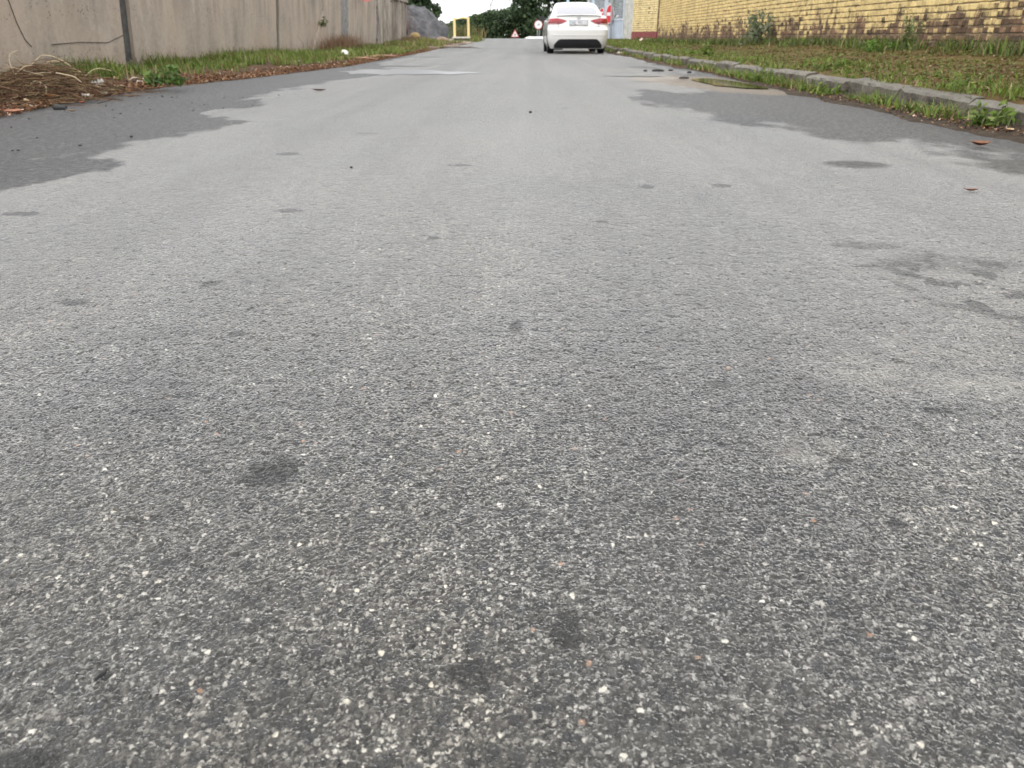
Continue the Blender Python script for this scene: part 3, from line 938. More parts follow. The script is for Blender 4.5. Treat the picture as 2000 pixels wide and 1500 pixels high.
# pale pink board on a post, yellow board on blue posts, both behind the car
M_pink = plain('faded_pink_sign', (.74, .52, .47), .5, var=.1, bump=0)
M_yel = plain('yellow_board_paint', (.75, .55, .13), .5, var=.08, bump=.05)
M_blue = plain('pale_blue_paint', (.42, .60, .68), .5, var=.08, bump=.05)
s = empty('board_sign', (3.75, 37.6, zf(37.6)), R(8), label='faded pink and white board sign on a grey post above the gate', cat='sign')
mb = MB(); mb.tube([(0, .03, -.1), (0, .03, 2.9)], .05, 8); mb.build('post', M_signback, s)
mb = MB(); mb.box((-.26, -.02, 1.86), (.26, .0, 2.85)); mb.build('board', M_pink, s)
mb = MB(); mb.box((-.2, -.026, 2.0), (.05, -.021, 2.75)); mb.build('white_field', M_signwhite, s)
s = empty('signboard', (2.62, 42, zf(42)), 0, label='yellow signboard with pale blue posts seen over the white car roof', cat='sign')
mb = MB(); mb.box((-.56, 0, 1.88), (.56, .05, 3.0)); mb.build('board', M_yel, s)
for x in (-.63, .63):
    mb = MB(); mb.box((x - .065, -.02, -.2), (x + .065, .09, 3.05)); mb.build('post', M_blue, s)

# ------------------------------------------------------------------ car
M_paint = plain('white_car_paint', (.80, .80, .79), .32, var=.012, scale=3, bump=0, coat=.9)
M_glass = plain('dark_car_glass', (.015, .017, .022), .03, var=0, bump=0, spec=1.0)
M_rearglass = plain('rear_glass_sky_glare', (.20, .20, .225), .12, var=.06, bump=0, spec=1.0, coat=1.0)  # base tone lifted: sky glare on the pane is put into its colour
M_trim = plain('black_bumper_plastic', (.016, .017, .021), .6, var=.2, bump=.1)
M_lens = plain('red_lamp_lens', (.33, .009, .018), .12, var=.15, scale=30, bump=0, coat=.8)
M_lens2 = plain('dark_red_lamp_lens', (.16, .006, .014), .15, var=.2, scale=40, bump=0, coat=.8)
M_lens3 = plain('clear_lamp_lens', (.60, .32, .34), .15, var=.1, scale=40, bump=0, coat=.8)
M_chrome = plain('chrome', (.55, .56, .58), .18, metal=1, var=.03, bump=0)
M_tyre = plain('tyre_rubber', (.018, .018, .020), .85, var=.25, bump=.3)
M_rim = plain('alloy_rim', (.42, .43, .44), .35, metal=.8, var=.05, bump=0)
M_plate = plain('number_plate_white', (.72, .73, .76), .4, var=.03, bump=0)
M_ink = plain('number_plate_ink', (.03, .035, .07), .5, var=.05, bump=0)

#        z    halfw   rear   bow   rr   front   fr
LOWER = [(.145, .790, .140, .06, .24, 4.40, .45), (.24, .840, .080, .07, .25, 4.50, .45), (.38, .872, .025, .08, .26, 4.58, .45), (.50, .886, .004, .08, .26, 4.62, .45),
         (.60, .889, -.012, .085, .27, 4.63, .45), (.655, .889, -.016, .085, .27, 4.62, .45), (.675, .887, .010, .085, .27, 4.60, .45), (.72, .884, .050, .085, .27, 4.55, .45), (.80, .876, .068, .085, .26, 4.48, .45),
         (.90, .862, .075, .085, .25, 4.36, .45), (.97, .838, .085, .085, .24, 4.10, .45), (1.015, .800, .085, .085, .23, 3.80, .40), (1.03, .775, .115, .085, .22, 3.55, .35)]
UPPER = [(1.031, .765, .62, .06, .16, 3.50, .25), (1.06, .752, .70, .06, .16, 3.42, .25), (1.14, .722, .88, .06, .16, 3.22, .25), (1.24, .680, 1.12, .06, .16, 2.97, .25), (1.33, .640, 1.35, .06, .17, 2.73, .25),
         (1.385, .605, 1.55, .06, .20, 2.55, .25), (1.425, .545, 1.80, .05, .24, 2.35, .25), (1.448, .42, 2.02, .03, .25, 2.20, .2), (1.455, .22, 2.15, .01, .15, 2.12, .1)]
def outline(p, nr=10, na=7, ns=40, nf=8):
    z, w, y0, bow, rr, y1, rf = p
    pts = []
    xe = w - rr
    yy = lambda x: y0 + bow * (x / w) ** 2
    for i in range(nr): x = xe * i / (nr - 1); pts.append((x, yy(x)))
    ye = yy(xe)
    for i in range(1, na): t = i / (na - 1) * pi / 2; pts.append((xe + rr * sin(t), ye + rr * (1 - cos(t))))
    ys = ye + rr; yf = max(y1 - rf, ys + .01)
    for i in range(1, ns): pts.append((w, ys + (yf - ys) * i / (ns - 1)))
    for i in range(1, nf): t = i / (nf - 1) * pi / 2; pts.append((w - rf * .8 * (1 - cos(t)), yf + (y1 - yf) * sin(t)))
    pts.append((0, y1))
    return pts
def lerp_level(T, z):
    for a, b_ in zip(T, T[1:]):
        if z <= b_[0]:
            t = (z - a[0]) / (b_[0] - a[0]); return tuple(u + (v - u) * t for u, v in zip(a, b_))
    return T[-1]
def at_s(T, z, s):
    """point of the hull at height z, arc length |s| from the rear centre, and its outward normal"""
    p = outline(lerp_level(T, z), 16, 12)
    d = abs(s)
    for (ax, ay), (bx, by) in zip(p, p[1:]):
        l = math.hypot(bx - ax, by - ay)
        if d <= l and l > 0:
            t = d / l; x = ax + (bx - ax) * t; y = ay + (by - ay) * t
            nx, ny = (by - ay) / l, -(bx - ax) / l
            return (x if s >= 0 else -x), y, (nx if s >= 0 else -nx), ny
        d -= l
    return 0, p[-1][1], 0, 1
def loft(T, close_top=False, close_bottom=False):
    V = []; F = []
    k = None
    for p in T:
        h_ = outline(p); ring = [(x, y) for x, y in h_] + [(-x, y) for x, y in reversed(h_[1:-1])]
        k = len(ring); V += [(x, y, p[0]) for x, y in ring]
    for i in range(len(T) - 1):
        for j in range(k): F.append((i * k + j, i * k + (j + 1) % k, (i + 1) * k + (j + 1) % k, (i + 1) * k + j))
    if close_top: F.append(tuple((len(T) - 1) * k + j for j in range(k)))
    if close_bottom: F.append(tuple(k - 1 - j for j in range(k)))
    return V, F
def patch(T, s0, s1, z0, z1, off, ns=16, nz=5, fz=None, solid=True):
    """a skin panel following the hull, standing 'off' proud of it; z0, z1 may be functions of s"""
    V = []; F = []
    for i in range(ns + 1):
        s = s0 + (s1 - s0) * i / ns
        za = z0(s) if callable(z0) else z0; zb = z1(s) if callable(z1) else z1
        for j in range(nz + 1):
            z = za + (zb - za) * j / nz
            x, y, nx, ny = at_s(T, z, s)
            V.append((x + nx * off, y + ny * off, z))
    for i in range(ns):
        for j in range(nz):
            a = i * (nz + 1) + j; F.append((a, a + 1, a + nz + 2, a + nz + 1))
    n = len(V)
    V2 = []
    for i in range(ns + 1):
        s = s0 + (s1 - s0) * i / ns
        za = z0(s) if callable(z0) else z0; zb = z1(s) if callable(z1) else z1
        for j in range(nz + 1):
            z = za + (zb - za) * j / nz
            x, y, nx, ny = at_s(T, z, s)
            V2.append((x - nx * .012, y - ny * .012, z))
    edge = [i * (nz + 1) for i in range(ns + 1)] + [ns * (nz + 1) + j for j in range(1, nz + 1)] + [i * (nz + 1) + nz for i in range(ns - 1, -1, -1)] + [j for j in range(nz - 1, 0, -1)]
    for a, b_ in zip(edge, edge[1:] + edge[:1]): F.append((a, b_, b_ + n, a + n))
    mb = MB(); mb.add(V + V2, F, 0, True)
    return mb

def apply_cut(o, cut):
    md = o.modifiers.new('cut', 'BOOLEAN'); md.operation = 'DIFFERENCE'; md.object = cut; md.solver = 'EXACT'
    dg = bpy.context.evaluated_depsgraph_get()
    me = bpy.data.meshes.new_from_object(o.evaluated_get(dg))
    o.modifiers.clear(); o.data = me
    bpy.data.objects.remove(cut)
AX = (.98, 3.63); WR = .318
def make_car():
    c = empty('parked_car', (0, 0, 0), label='white saloon car parked ahead on the right, seen from behind', cat='car', group=None)
    V, F = loft(LOWER, True, True)
    mb = MB(); mb.add(V, F, 0, True)
    body = mb.build('body', M_paint, c)
    cut = MB()
    for y in AX:
        M = Matrix.Translation((0, y, WR + .01)) @ Matrix.Rotation(R(90), 4, 'Y')
        for sx in (-1, 1):
            Mx = Matrix.Translation((sx * .78, y, WR + .01)) @ Matrix.Rotation(R(90), 4, 'Y')
            n = 28; VV = []
            for zz in (-.18, .3): VV += [Mx @ Vector((.375 * cos(2 * pi * k / n), .375 * sin(2 * pi * k / n), zz * 1.0 if sx > 0 else -zz)) for k in range(n)]
            cut.add(VV, [(k, (k + 1) % n, (k + 1) % n + n, k + n) for k in range(n)] + [tuple(range(n)), tuple(range(2 * n - 1, n - 1, -1))])
    apply_cut(body, cut.build('wheel_cut', M_trim))
    body.data.set_sharp_from_angle(angle=R(28))
    V, F = loft(UPPER, True, False)
    mb = MB(); mb.add(V, F, 0, True); mb.build('cabin', M_paint, c)
    # glass
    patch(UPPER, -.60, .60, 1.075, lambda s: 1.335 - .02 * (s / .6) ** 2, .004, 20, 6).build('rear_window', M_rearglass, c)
    for sg in (-1, 1):
        w = patch(UPPER, sg * 1.16, sg * 2.75, 1.075, lambda s: min(1.325, 1.12 + .9 * max(0, abs(s) - 1.16)), .004, 14, 5)
        w.build('side_window', M_glass, c)
    # deck lip
    mb = MB(); V = []; F = []; n = 24
    for i in range(n + 1):
        s = -.66 + 1.32 * i / n
        x, y, nx, ny = at_s(LOWER, 1.015, s); k = 1 - .35 * abs(s / .66) ** 3
        z = 1.040 - .012 * abs(s / .66) ** 2
        V += [(x, y - .035 * k, z), (x, y - .040 * k, z + .008), (x, y + .14, z + .010), (x, y + .14, z - .03)]
    for i in range(n):
        for j in range(4): F.append((i * 4 + j, i * 4 + (j + 1) % 4, i * 4 + 4 + (j + 1) % 4, i * 4 + 4 + j))
    F += [(0, 1, 2, 3), (n * 4 + 3, n * 4 + 2, n * 4 + 1, n * 4)]
    mb.add(V, F, 0, False); mb.build('boot_spoiler', M_paint, c)
    # lamps: pointed inwards, tall at the corner
    ip = lambda t, a, b_: a + (b_ - a) * max(0, min(1, t))
    for sg in (-1, 1):
        top = lambda s: float(np.interp(abs(s), [.34, .42, .62, .98], [.892, .925, .962, .955]))
        bot = lambda s: float(np.interp(abs(s), [.34, .46, .56, .98], [.886, .83, .802, .800]))
        lamp = patch(LOWER, sg * .345, sg * .97, bot, top, .010, 22, 5).build('tail_lamp', M_lens, c)
        patch(LOWER, sg * .50, sg * .93, lambda s: bot(s) + .014, lambda s: (bot(s) + top(s)) / 2 - .012, .0135, 14, 3).build('lamp_strip', M_lens2, lamp)
        patch(LOWER, sg * .62, sg * .94, lambda s: bot(s) + .004, lambda s: bot(s) + .020, .0165, 10, 1).build('reversing_lens', M_lens3, lamp)
    patch(LOWER, -.335, .335, .905, .917, .008, 12, 1).build('chrome_strip', M_chrome, c)
    # number plate
    x, y, nx, ny = at_s(LOWER, .835, 0)
    pl = empty_part = MB(); pl.box((-.262, y - .022, .775), (.262, y - .004, .897))
    plate = pl.build('plate_holder', M_trim, c)
    mb = MB(); mb.box((-.252, y - .027, .788), (.252, y - .0225, .892)); np_ = mb.build('number_plate', M_plate, plate)
    for word, wx in (('ND', -.135), ('7W1', .055), ('11', .195)):
        tx = bpy.data.curves.new('plate_text', 'FONT'); tx.body = word; tx.size = .098; tx.align_x = 'CENTER'; tx.extrude = .0008
        to = bpy.data.objects.new('plate_text', tx); COL.objects.link(to)
        dg = bpy.context.evaluated_depsgraph_get(); me = bpy.data.meshes.new_from_object(to.evaluated_get(dg)); bpy.data.objects.remove(to)
        me.transform(Matrix.Translation((wx, y - .0285, .806)) @ Matrix.Rotation(R(90), 4, 'X') @ Matrix.Scale(.82, 4, (1, 0, 0)))
        link('plate_text', me, M_ink, plate)
    mb = MB(); mb.box((-.245, y - .0295, .80), (-.205, y - .0272, .88)); mb.build('plate_crest', M_blue, plate)
    # emblem: ring with two stacked chevrons of strokes
    x, y, nx, ny = at_s(LOWER, .975, 0)
    e = MB(); yb = y - .012
    disc(e, .044, .052, yb - .004, yb + .012, 28, Matrix.Translation((0, 0, .972)))
    def stroke(pts):
        for (ax, az), (bx, bz) in zip(pts, pts[1:]):
            d = Vector((bx - ax, 0, bz - az)).normalized(); q = Vector((-d.z, 0, d.x)) * .005
            e.prism([(ax + q.x, az + q.z), (bx + q.x, bz + q.z), (bx - q.x, bz - q.z), (ax - q.x, az - q.z)], yb - .003, yb + .008)
    stroke([(-.018, 1.012), (0, .978), (.018, 1.012)])
    stroke([(-.036, .996), (-.017, .936), (0, .968), (.017, .936), (.036, .996)])
    e.build('emblem', M_chrome, c)
    # black lower valance, creases and seams
    patch(LOWER, -.70, .70, lambda s: .155, lambda s: .405 - .0 - .16 * max(0, (abs(s) - .52) / .18) ** 1.6, .010, 28, 5).build('valance', M_trim, c)
    patch(LOWER, -.80, .80, .498, .520, .006, 24, 1).build('bumper_moulding', M_paint, c)
    mb = MB(); mb.box((-.70, .16, .165), (.70, 4.2, .235)); mb.build('underbody', M_trim, c)
    for s_ in (-1, 1):
        mb = MB(); mb.box((s_ * .56 - .14, .35, .11), (s_ * .56 + .14, 1.5, .36)); mb.build('liner_shade_block', M_trim, c)  # dark block stands in for wheel liner and the shade inboard of the tyre
    patch(LOWER, -.66, .66, .742, .747, .003, 20, 1).build('boot_seam', M_trim, c)
    # seams of boot lid
    for sg in (-1, 1):
        V = [at_s(LOWER, z, sg * s) + (z,) for s, z in [(.60, 1.01), (.615, .90), (.60, .80), (.56, .70)]]
        mb = MB(); mb.tube([(p[0] + p[2] * .001, p[1] + p[3] * .001, p[4]) for p in V], .004, 5); mb.build('boot_seam', M_trim, c)
    # wheels
    for y in AX:
        for sx in (-1, 1):
            M = Matrix.Translation((sx * .765, y, WR)) @ Matrix.Rotation(R(90) * sx, 4, 'Y')
            t = MB(); t.lathe([(.20, -.10), (.285, -.10), (.31, -.085), (.318, -.05), (.318, .05), (.31, .085), (.285, .10), (.205, .10), (.20, .085)], 36, M)
            ty = t.build('wheel', M_tyre, c)
            r = MB(); r.lathe([(0, .06), (.05, .075), (.06, .055), (.185, .06), (.20, .09), (.206, .085), (.2, -.05)], 30, M)
            for k in range(5):
                a = 2 * pi * k / 5
                Mk = M @ Matrix.Rotation(a, 4, 'Z')
                r.box((.05, -.022, .06), (.19, .022, .085), 0, Mk)
            r.build('rim', M_rim, ty)
    # door mirrors
    for sx in (-1, 1):
        mb = MB()
        prof = [(.0, .13), (.06, .12), (.10, .08), (.12, .02)]
        M = Matrix.Translation((sx * .97, 2.95, 1.0)) @ Matrix.Rotation(R(-90), 4, 'X')
        V = []
        n = 16
        for k_, (d, rr) in enumerate([(0, 1), (.05, .96), (.10, .75), (.13, .4)]):
            for q in range(n):
                t = 2 * pi * q / n; ca, sa = cos(t), sin(t)
                pw = lambda v: math.copysign(abs(v) ** .6, v)
                V.append((sx * .97 + .115 * rr * pw(ca), 2.92 + d, 1.0 + .072 * rr * pw(sa)))
        F = [(i * n + q, i * n + (q + 1) % n, (i + 1) * n + (q + 1) % n, (i + 1) * n + q) for i in range(3) for q in range(n)] + [tuple(range(n)), tuple(3 * n + n - 1 - q for q in range(n))]
        mb.add(V, F, 0, True)
        mb.box((min(sx * .74, sx * .90), 2.96, .955), (max(sx * .74, sx * .90), 3.01, .985))
        mb.build('door_mirror', M_black, c)
    # roof aerial and door handles
    mb = MB(); mb.tube([(0, 1.72, 1.40), (0, 1.66, 1.47), (0, 1.60, 1.50)], [.012, .007, .004], 6); mb.build('aerial', M_black, c)
    for sx in (-1, 1):
        for y in (1.55, 2.55):
            mb = MB(); x0 = sx * .872; mb.box((min(x0, x0 + sx * .03), y, .90), (max(x0, x0 + sx * .03), y + .16, .925)); mb.build('door_handle', M_paint, c)
    # front lamps
    for sg in (-1, 1):
        x0 = sg * .62
        mb = MB(); mb.box((x0 - .15, 4.36, .66), (x0 + .15, 4.52, .80)); mb.build('headlight', M_chrome, c)
    return c
car = make_car()
car.location = (1.48, 24.2, .004)
car.rotation_euler = (0, 0, R(1.0))
car.scale = (1, 1, .985)

def copy_tree(o, parent=None):
    n = o.copy(); COL.objects.link(n)
    if parent is not None:
        n.parent = parent
    for ch in list(o.children):
        copy_tree(ch, n)
    return n
far_car = copy_tree(car)
far_car.location = (.05, 62.5, zf(63) - .03)
far_car.rotation_euler = (0, 0, R(195))
far_car['label'] = 'white car beyond the crest of the road, only its roof showing'

# ------------------------------------------------------------------ signs at the junction beyond the crest
M_ringred = plain('sign_ring_red', (.30, .03, .03), .5, var=.1, bump=0)
def warn(loc):
    s = empty('warning_sign', loc, label='triangular warning sign with red border standing beyond the crest', cat='sign')
    mb = MB(); mb.tube([(0, .05, -.2), (0, .05, 1.75)], .035, 8); mb.build('post', M_signback, s)
    tri = lambda r, zc: [(-r * .866, zc - r * .5), (r * .866, zc - r * .5), (0, zc + r)]
    mb = MB(); mb.prism(tri(.56, 1.62), 0, .02); mb.build('border', M_ringred, s)
    mb = MB(); mb.prism(tri(.40, 1.61), -.006, -.001); mb.build('face', plain('warning_face', (.78, .66, .66), .5, var=.05, bump=0), s)
    mb = MB(); mb.box((-.06, -.012, 1.50), (.05, -.007, 1.72)); mb.box((-.12, -.012, 1.56), (.11, -.0072, 1.62)); mb.build('symbol', M_grey, s)
    return s
warn((-1.35, 91, -1.0))
s = empty('round_sign', (1.15, 88, -1.0), label='round white sign with red ring on twin poles left of the white car', cat='sign')
for x in (-.09, .12):
    mb = MB(); mb.tube([(x, .05, -.2), (x, .05, 2.3)], .05, 8); mb.build('pole', M_signback, s)
disc(MB(), 0, .47, 0, .02, M=Matrix.Translation((0, 0, 2.55))).build('ring', M_ringred, s)
disc(MB(), 0, .385, -.006, -.001, M=Matrix.Translation((0, 0, 2.55))).build('face', M_signwhite, s)
mb = MB(); mb.box((-.12, -.012, 2.50), (.14, -.007, 2.56)); mb.box((-.02, -.012, 2.57), (.12, -.007, 2.66)); mb.box((-.1, -.012, 2.45), (-.04, -.007, 2.49)); mb.build('symbol', M_grey, s)

# sign on the left wall, its foot edge in the frame
s = empty('round_sign', (-5.22, 27.4, 0), label='round sign with pink red rim bracketed to the left concrete wall', cat='sign')
disc(MB(), 0, .30, 0, .012, M=Matrix.Translation((0, 0, 1.80))).build('ring', plain('faded_sign_red', (.65, .18, .17), .5, var=.1, bump=0), s)
disc(MB(), 0, .25, -.005, -.001, M=Matrix.Translation((0, 0, 1.80))).build('face', M_signwhite, s)
mb = MB(); mb.tube([(-.28, .03, 1.8), (0, .03, 1.8)], .02, 8); mb.build('bracket', M_signback, s)

# ------------------------------------------------------------------ vegetation
M_leaf = m_vcol('leaf', .6, .25)
M_blade = m_vcol('grass_blade', .6, .3)
M_dry = m_vcol('dry_leaf', .85, .1, .2)
M_bark = plain('bark', (.10, .085, .07), .95, var=.35, scale=6, bump=.7)
M_straw = plain('bleached_stalk', (.56, .46, .31), .8, var=.25, scale=14, bump=.2)

def mixcols(pal, n, jitter=.15):
    pal = np.array(pal); w = rng.integers(0, len(pal), n)
    c = pal[w] * (1 + rng.normal(0, jitter, (n, 1)))
    return np.clip(c, .002, 1)

def leaf_quads(P, size, cols, flat=.0, asp=.6):
    """a bent pointed quad at each point with random turn"""
    n = len(P)
    a = rng.normal(size=(n, 3)); a[:, 2] *= (1 - flat); a /= np.linalg.norm(a, axis=1)[:, None]
    b_ = rng.normal(size=(n, 3)); b_[:, 2] *= (1 - flat); b_ -= (b_ * a).sum(1)[:, None] * a; b_ /= np.linalg.norm(b_, axis=1)[:, None]
    s = size * rng.uniform(.6, 1.35, n)[:, None]
    cup = np.cross(a, b_) * s * .18
    V = np.stack([P - a * s, P + b_ * s * asp + cup, P + a * s, P - b_ * s * asp + cup], 1).reshape(-1, 3)
    F = np.arange(4 * n).reshape(-1, 4)
    return V, F, np.repeat(cols, 4, 0)

def blades(P, hgt, wid, cols, lean=.5, seg=2):
    """bent grass blades rooted at P"""
    n = len(P)
    az = rng.uniform(0, 2 * pi, n); d = np.stack([np.cos(az), np.sin(az), 0 * az], 1); q = np.stack([-np.sin(az), np.cos(az), 0 * az], 1)
    h_ = hgt * rng.uniform(.45, 1.3, n); ln = lean * rng.uniform(.1, 1.5, n)
    w = wid * rng.uniform(.6, 1.4, n)
    lv = []
    for k in range(seg + 1):
        t = k / seg
        c = P + d * (h_ * ln * t * t)[:, None] + np.array([0, 0, 1]) * (h_ * t * (1 - .28 * ln * t))[:, None]
        ww = (w * (1 - .85 * t ** 1.5))[:, None]
        lv.append(c - q * ww / 2); lv.append(c + q * ww / 2)
    V = np.stack(lv, 1).reshape(-1, 3); m_ = 2 * (seg + 1)
    b0 = np.arange(n)[:, None] * m_
    F = np.concatenate([b0 + np.array([2 * k, 2 * k + 1, 2 * k + 3, 2 * k + 2]) for k in range(seg)], 0)
    return V, F, np.repeat(cols, m_, 0)

def join(parts):
    V = []; F = []; C = []; o = 0
    for v, f, c in parts:
        V.append(v); F.append(f + o); C.append(c); o += len(v)
    return np.concatenate(V), np.concatenate(F), np.concatenate(C)

GREEN = [(.105, .165, .025), (.14, .21, .035), (.08, .125, .022), (.18, .22, .05), (.13, .19, .035)]
GREEN_DULL = [(.07, .11, .03), (.10, .13, .04), (.055, .085, .025), (.14, .14, .06)]
STRAW = [(.30, .22, .11), (.22, .15, .08), (.36, .29, .16)]
LITTER = [(.13, .06, .035), (.20, .10, .05), (.10, .055, .035), (.28, .17, .09), (.07, .045, .03), (.16, .075, .04)]
PALE = [(.55, .42, .28), (.62, .52, .40), (.48, .27, .14), (.55, .36, .30)]

# ---- left verge grass
def left_grass():
    parts = []
    n = 60000
    Y = 4.5 + 33 * rng.random(n) ** 1.25
    e = edge_left(Y)
    u = rng.random(n)
    X = e + (-5.56 - e) * u
    dn = fbm(X * 1.3, Y * .9, 101, 3)
    band = np.interp(Y, [4, 9, 12, 18, 37], [.62, .60, .42, .30, .22])
    keep = (u > band - .04 + (dn - .5) * 1.3) & (rng.random(n) < np.clip((dn - .30) * 4, .05, 1)) & ~((Y < 8.9) & (X > -5.2) & (rng.random(n) < .9))
    P = np.stack([X, Y, lz(X, Y)], 1)[keep]
    k = len(P)
    cols = mixcols(GREEN, k); dry = rng.random(k) < .16 + .25 * (P[:, 1] > 26); cols[dry] = mixcols(STRAW, dry.sum())
    parts.append(blades(P, .10 + .09 * sstep(.4, .7, fbm(P[:, 0] * 2, P[:, 1] * 1.2, 105, 3)), .008 + .0005 * P[:, 1], cols, .8))
    V, F, C = join(parts)
    link('grass', np_mesh('grass', V, F, True, C), M_blade, kind='stuff', label='green grass along the foot of the left concrete wall', cat='grass')
left_grass()

# ---- right verge grass, gutter grass
def right_grass():
    n = 90000
    Y = 3.2 + 33 * rng.random(n) ** 1.5
    X = 2.815 + 2.36 * rng.random(n)
    d1 = fbm(X * 1.7, Y * 1.0, 111, 3); d2 = fbm(X * 5, Y * 3, 117, 3)
    kerbside = sstep(.85, .10, X - 2.9 - (d1 - .5) * .8); wallside = sstep(4.55, 4.95, X + (d1 - .5) * .8)
    far = sstep(20, 30, Y) * .5
    pr = np.clip(np.maximum(np.maximum(np.maximum(kerbside * .68, sstep(3.02, 2.86, X) * .95), wallside), far) * sstep(.36, .62, d2) + .012, 0, 1)
    keep = rng.random(n) < pr
    P = np.stack([X, Y, rz(X, Y)], 1)[keep]; k = len(P)
    wl = P[:, 0] > 4.5
    cols = mixcols(GREEN, k); cols[wl] = mixcols(GREEN_DULL + GREEN[:2], wl.sum()); dr = rng.random(k) < .10; cols[dr] = mixcols(STRAW, dr.sum())
    h_ = np.where(wl, .14, .055)
    V, F, C = blades(P, h_, .007 + .0006 * P[:, 1], cols, .8)
    link('grass', np_mesh('grass', V, F, True, C), M_blade, kind='stuff', label='green grass on the right verge between kerb and brick wall', cat='grass')
    # broad low weeds hugging the soil
    n = 40000
    Y = 3.2 + 30 * rng.random(n) ** 1.5; X = 2.9 + 2.25 * rng.random(n)
    d = fbm(X * 3, Y * 2, 121, 3)
    keep = d > .38
    P = np.stack([X, Y, rz(X, Y) + .012], 1)[keep]
    V, F, C = leaf_quads(P, .016, mixcols([(.09, .12, .022), (.15, .10, .04), (.10, .06, .03), (.12, .13, .03), (.17, .12, .06), (.10, .14, .028)], len(P)), .75)
    link('ground_cover', np_mesh('ground_cover', V, F, True, C), M_leaf, kind='stuff', label='low weeds and moss over the brown soil of the right verge', cat='weeds')
    n = 5000
    Y = 3.2 + 28 * rng.random(n) ** 1.6; X = 2.86 + 2.3 * rng.random(n)
    P = np.stack([X, Y, rz(X, Y) + .012], 1)
    V, F, C = leaf_quads(P, .013, mixcols(LITTER + PALE[:1] + STRAW, n), .7, .4)
    link('leaf_litter', np_mesh('leaf_litter', V, F, True, C), M_dry, kind='stuff', label='dry brown leaves scattered over the right verge', cat='leaves')
right_grass()

def gutter_grass():
    parts = []
    for (y, x, n, r) in [(5.15, 2.66, 130, .14), (5.6, 2.68, 160, .16), (6.1, 2.66, 90, .1), (6.5, 2.69, 120, .12), (7.6, 2.66, 240, .22), (8.1, 2.68, 180, .18), (8.8, 2.67, 200, .25), (9.4, 2.67, 260, .3), (10.2, 2.66, 220, .3),
                         (11, 2.68, 160, .3), (12.2, 2.7, 120, .3), (13.1, 2.68, 160, .3), (15, 2.69, 160, .4), (17, 2.7, 130, .4), (20, 2.7, 160, .6), (23, 2.7, 120, .6), (27, 2.72, 160, 1)]:
        Y = y + rng.normal(0, r, n); X = np.minimum(x + rng.normal(0, .045, n), 2.745)
        P = np.stack([X, Y, zr(Y) + .015], 1)
        gc = mixcols(GREEN, n); gd = rng.random(n) < .12; gc[gd] = mixcols(STRAW, gd.sum())
        parts.append(blades(P, rng.uniform(.07, .13), .008 + .0005 * y, gc, 1.0))
    V, F, C = join(parts)
    link('grass', np_mesh('grass', V, F, True, C), M_blade, kind='stuff', label='tufts of bright grass rooted in the gutter along the kerb face', cat='grass')
gutter_grass()

# ---- leaf litter along both edges
def litter():
    n = 15000
    Y = 4.6 + 24 * rng.random(n) ** 1.8
    e = edge_left(Y); X = e + .03 - np.abs(rng.normal(0, .42, n)) * np.interp(Y, [4, 9, 14, 30], [1.3, .9, .55, .4])
    P = np.stack([X, Y, lz(X, Y) + rng.uniform(.002, .025, n)], 1)
    c = mixcols(LITTER, n); pl = rng.random(n) < .07; c[pl] = mixcols(PALE, pl.sum())
    a = leaf_quads(P, np.where(pl, .022, .018)[:, None][:, 0:1].ravel().mean(), c, .55, .45)
    link('leaf_litter', np_mesh('leaf_litter', *a[:2], True, a[2]), M_dry, kind='stuff', label='brown dead leaf litter along the left edge of the road', cat='leaves')
    n = 9000
    Y = 3.6 + 20 * rng.random(n) ** 1.7; X = 2.745 - np.abs(rng.normal(0, .085, n)) * (.5 + fbm(Y * 1.5, Y * 0 + 2, 161, 3))
    P = np.stack([X, Y, zr(Y) + .012 + rng.uniform(0, .015, n)], 1)
    c = mixcols(LITTER, n); pl = rng.random(n) < .08; c[pl] = mixcols(PALE, pl.sum())
    a = leaf_quads(P, .011, c, .6, .45)
    link('leaf_litter', np_mesh('leaf_litter', *a[:2], True, a[2]), M_dry, kind='stuff', label='dead leaves gathered in the gutter below the right kerb', cat='leaves')
litter()

# ---- brushwood heap at far left
def twigs(center, spread, n, L, r, pal, zfun, up=.35):
    mb = MB(); V = []; F = []; C = []
    for i in range(n):
        x = center[0] + rng.normal(0, spread[0]); y = center[1] + rng.normal(0, spread[1])
        z = zfun(x, y)
        a = rng.uniform(0, 2 * pi); l = L * rng.uniform(.3, 1.2); bend = rng.normal(0, .7)
        pts = []
        e0 = rng.uniform(-.1, up)
        for k in range(4):
            t = k / 3
            aa = a + bend * t
            pts.append(np.array([x + cos(aa) * l * (t - .5), y + sin(aa) * l * (t - .5), max(z + sin(e0) * l * t - .12 * l * t * t + .01, 0.02)]))
        rr = r * rng.uniform(.5, 1.5)
        c = np.array(pal[rng.integers(len(pal))]) * rng.uniform(.7, 1.25)
        base = len(V)
        for k, p in enumerate(pts):
            for q in range(3):
                t = 2 * pi * q / 3
                V.append(p + np.array([-sin(a) * cos(t), cos(a) * cos(t), sin(t)]) * rr * (1 - .2 * k)); C.append(c)
        for k in range(3):
            for q in range(3): F.append((base + k * 3 + q, base + k * 3 + (q + 1) % 3, base + k * 3 + 3 + (q + 1) % 3, base + k * 3 + 3 + q))
    return np.array(V), np.array(F), np.array(C)
brush = empty('brush_pile', (-4.35, 6.6, 0), label='heap of dead brown twigs with pale curved stalks at far left', cat='brushwood')
def hz(x, y):
    d = math.hypot((x + 3.98) / .50, (y - 6.75) / .9)
    return float(lz(np.array(x), np.array(y))) + .30 * max(0, 1 - d) ** .7 * rng.uniform(.1, 1)
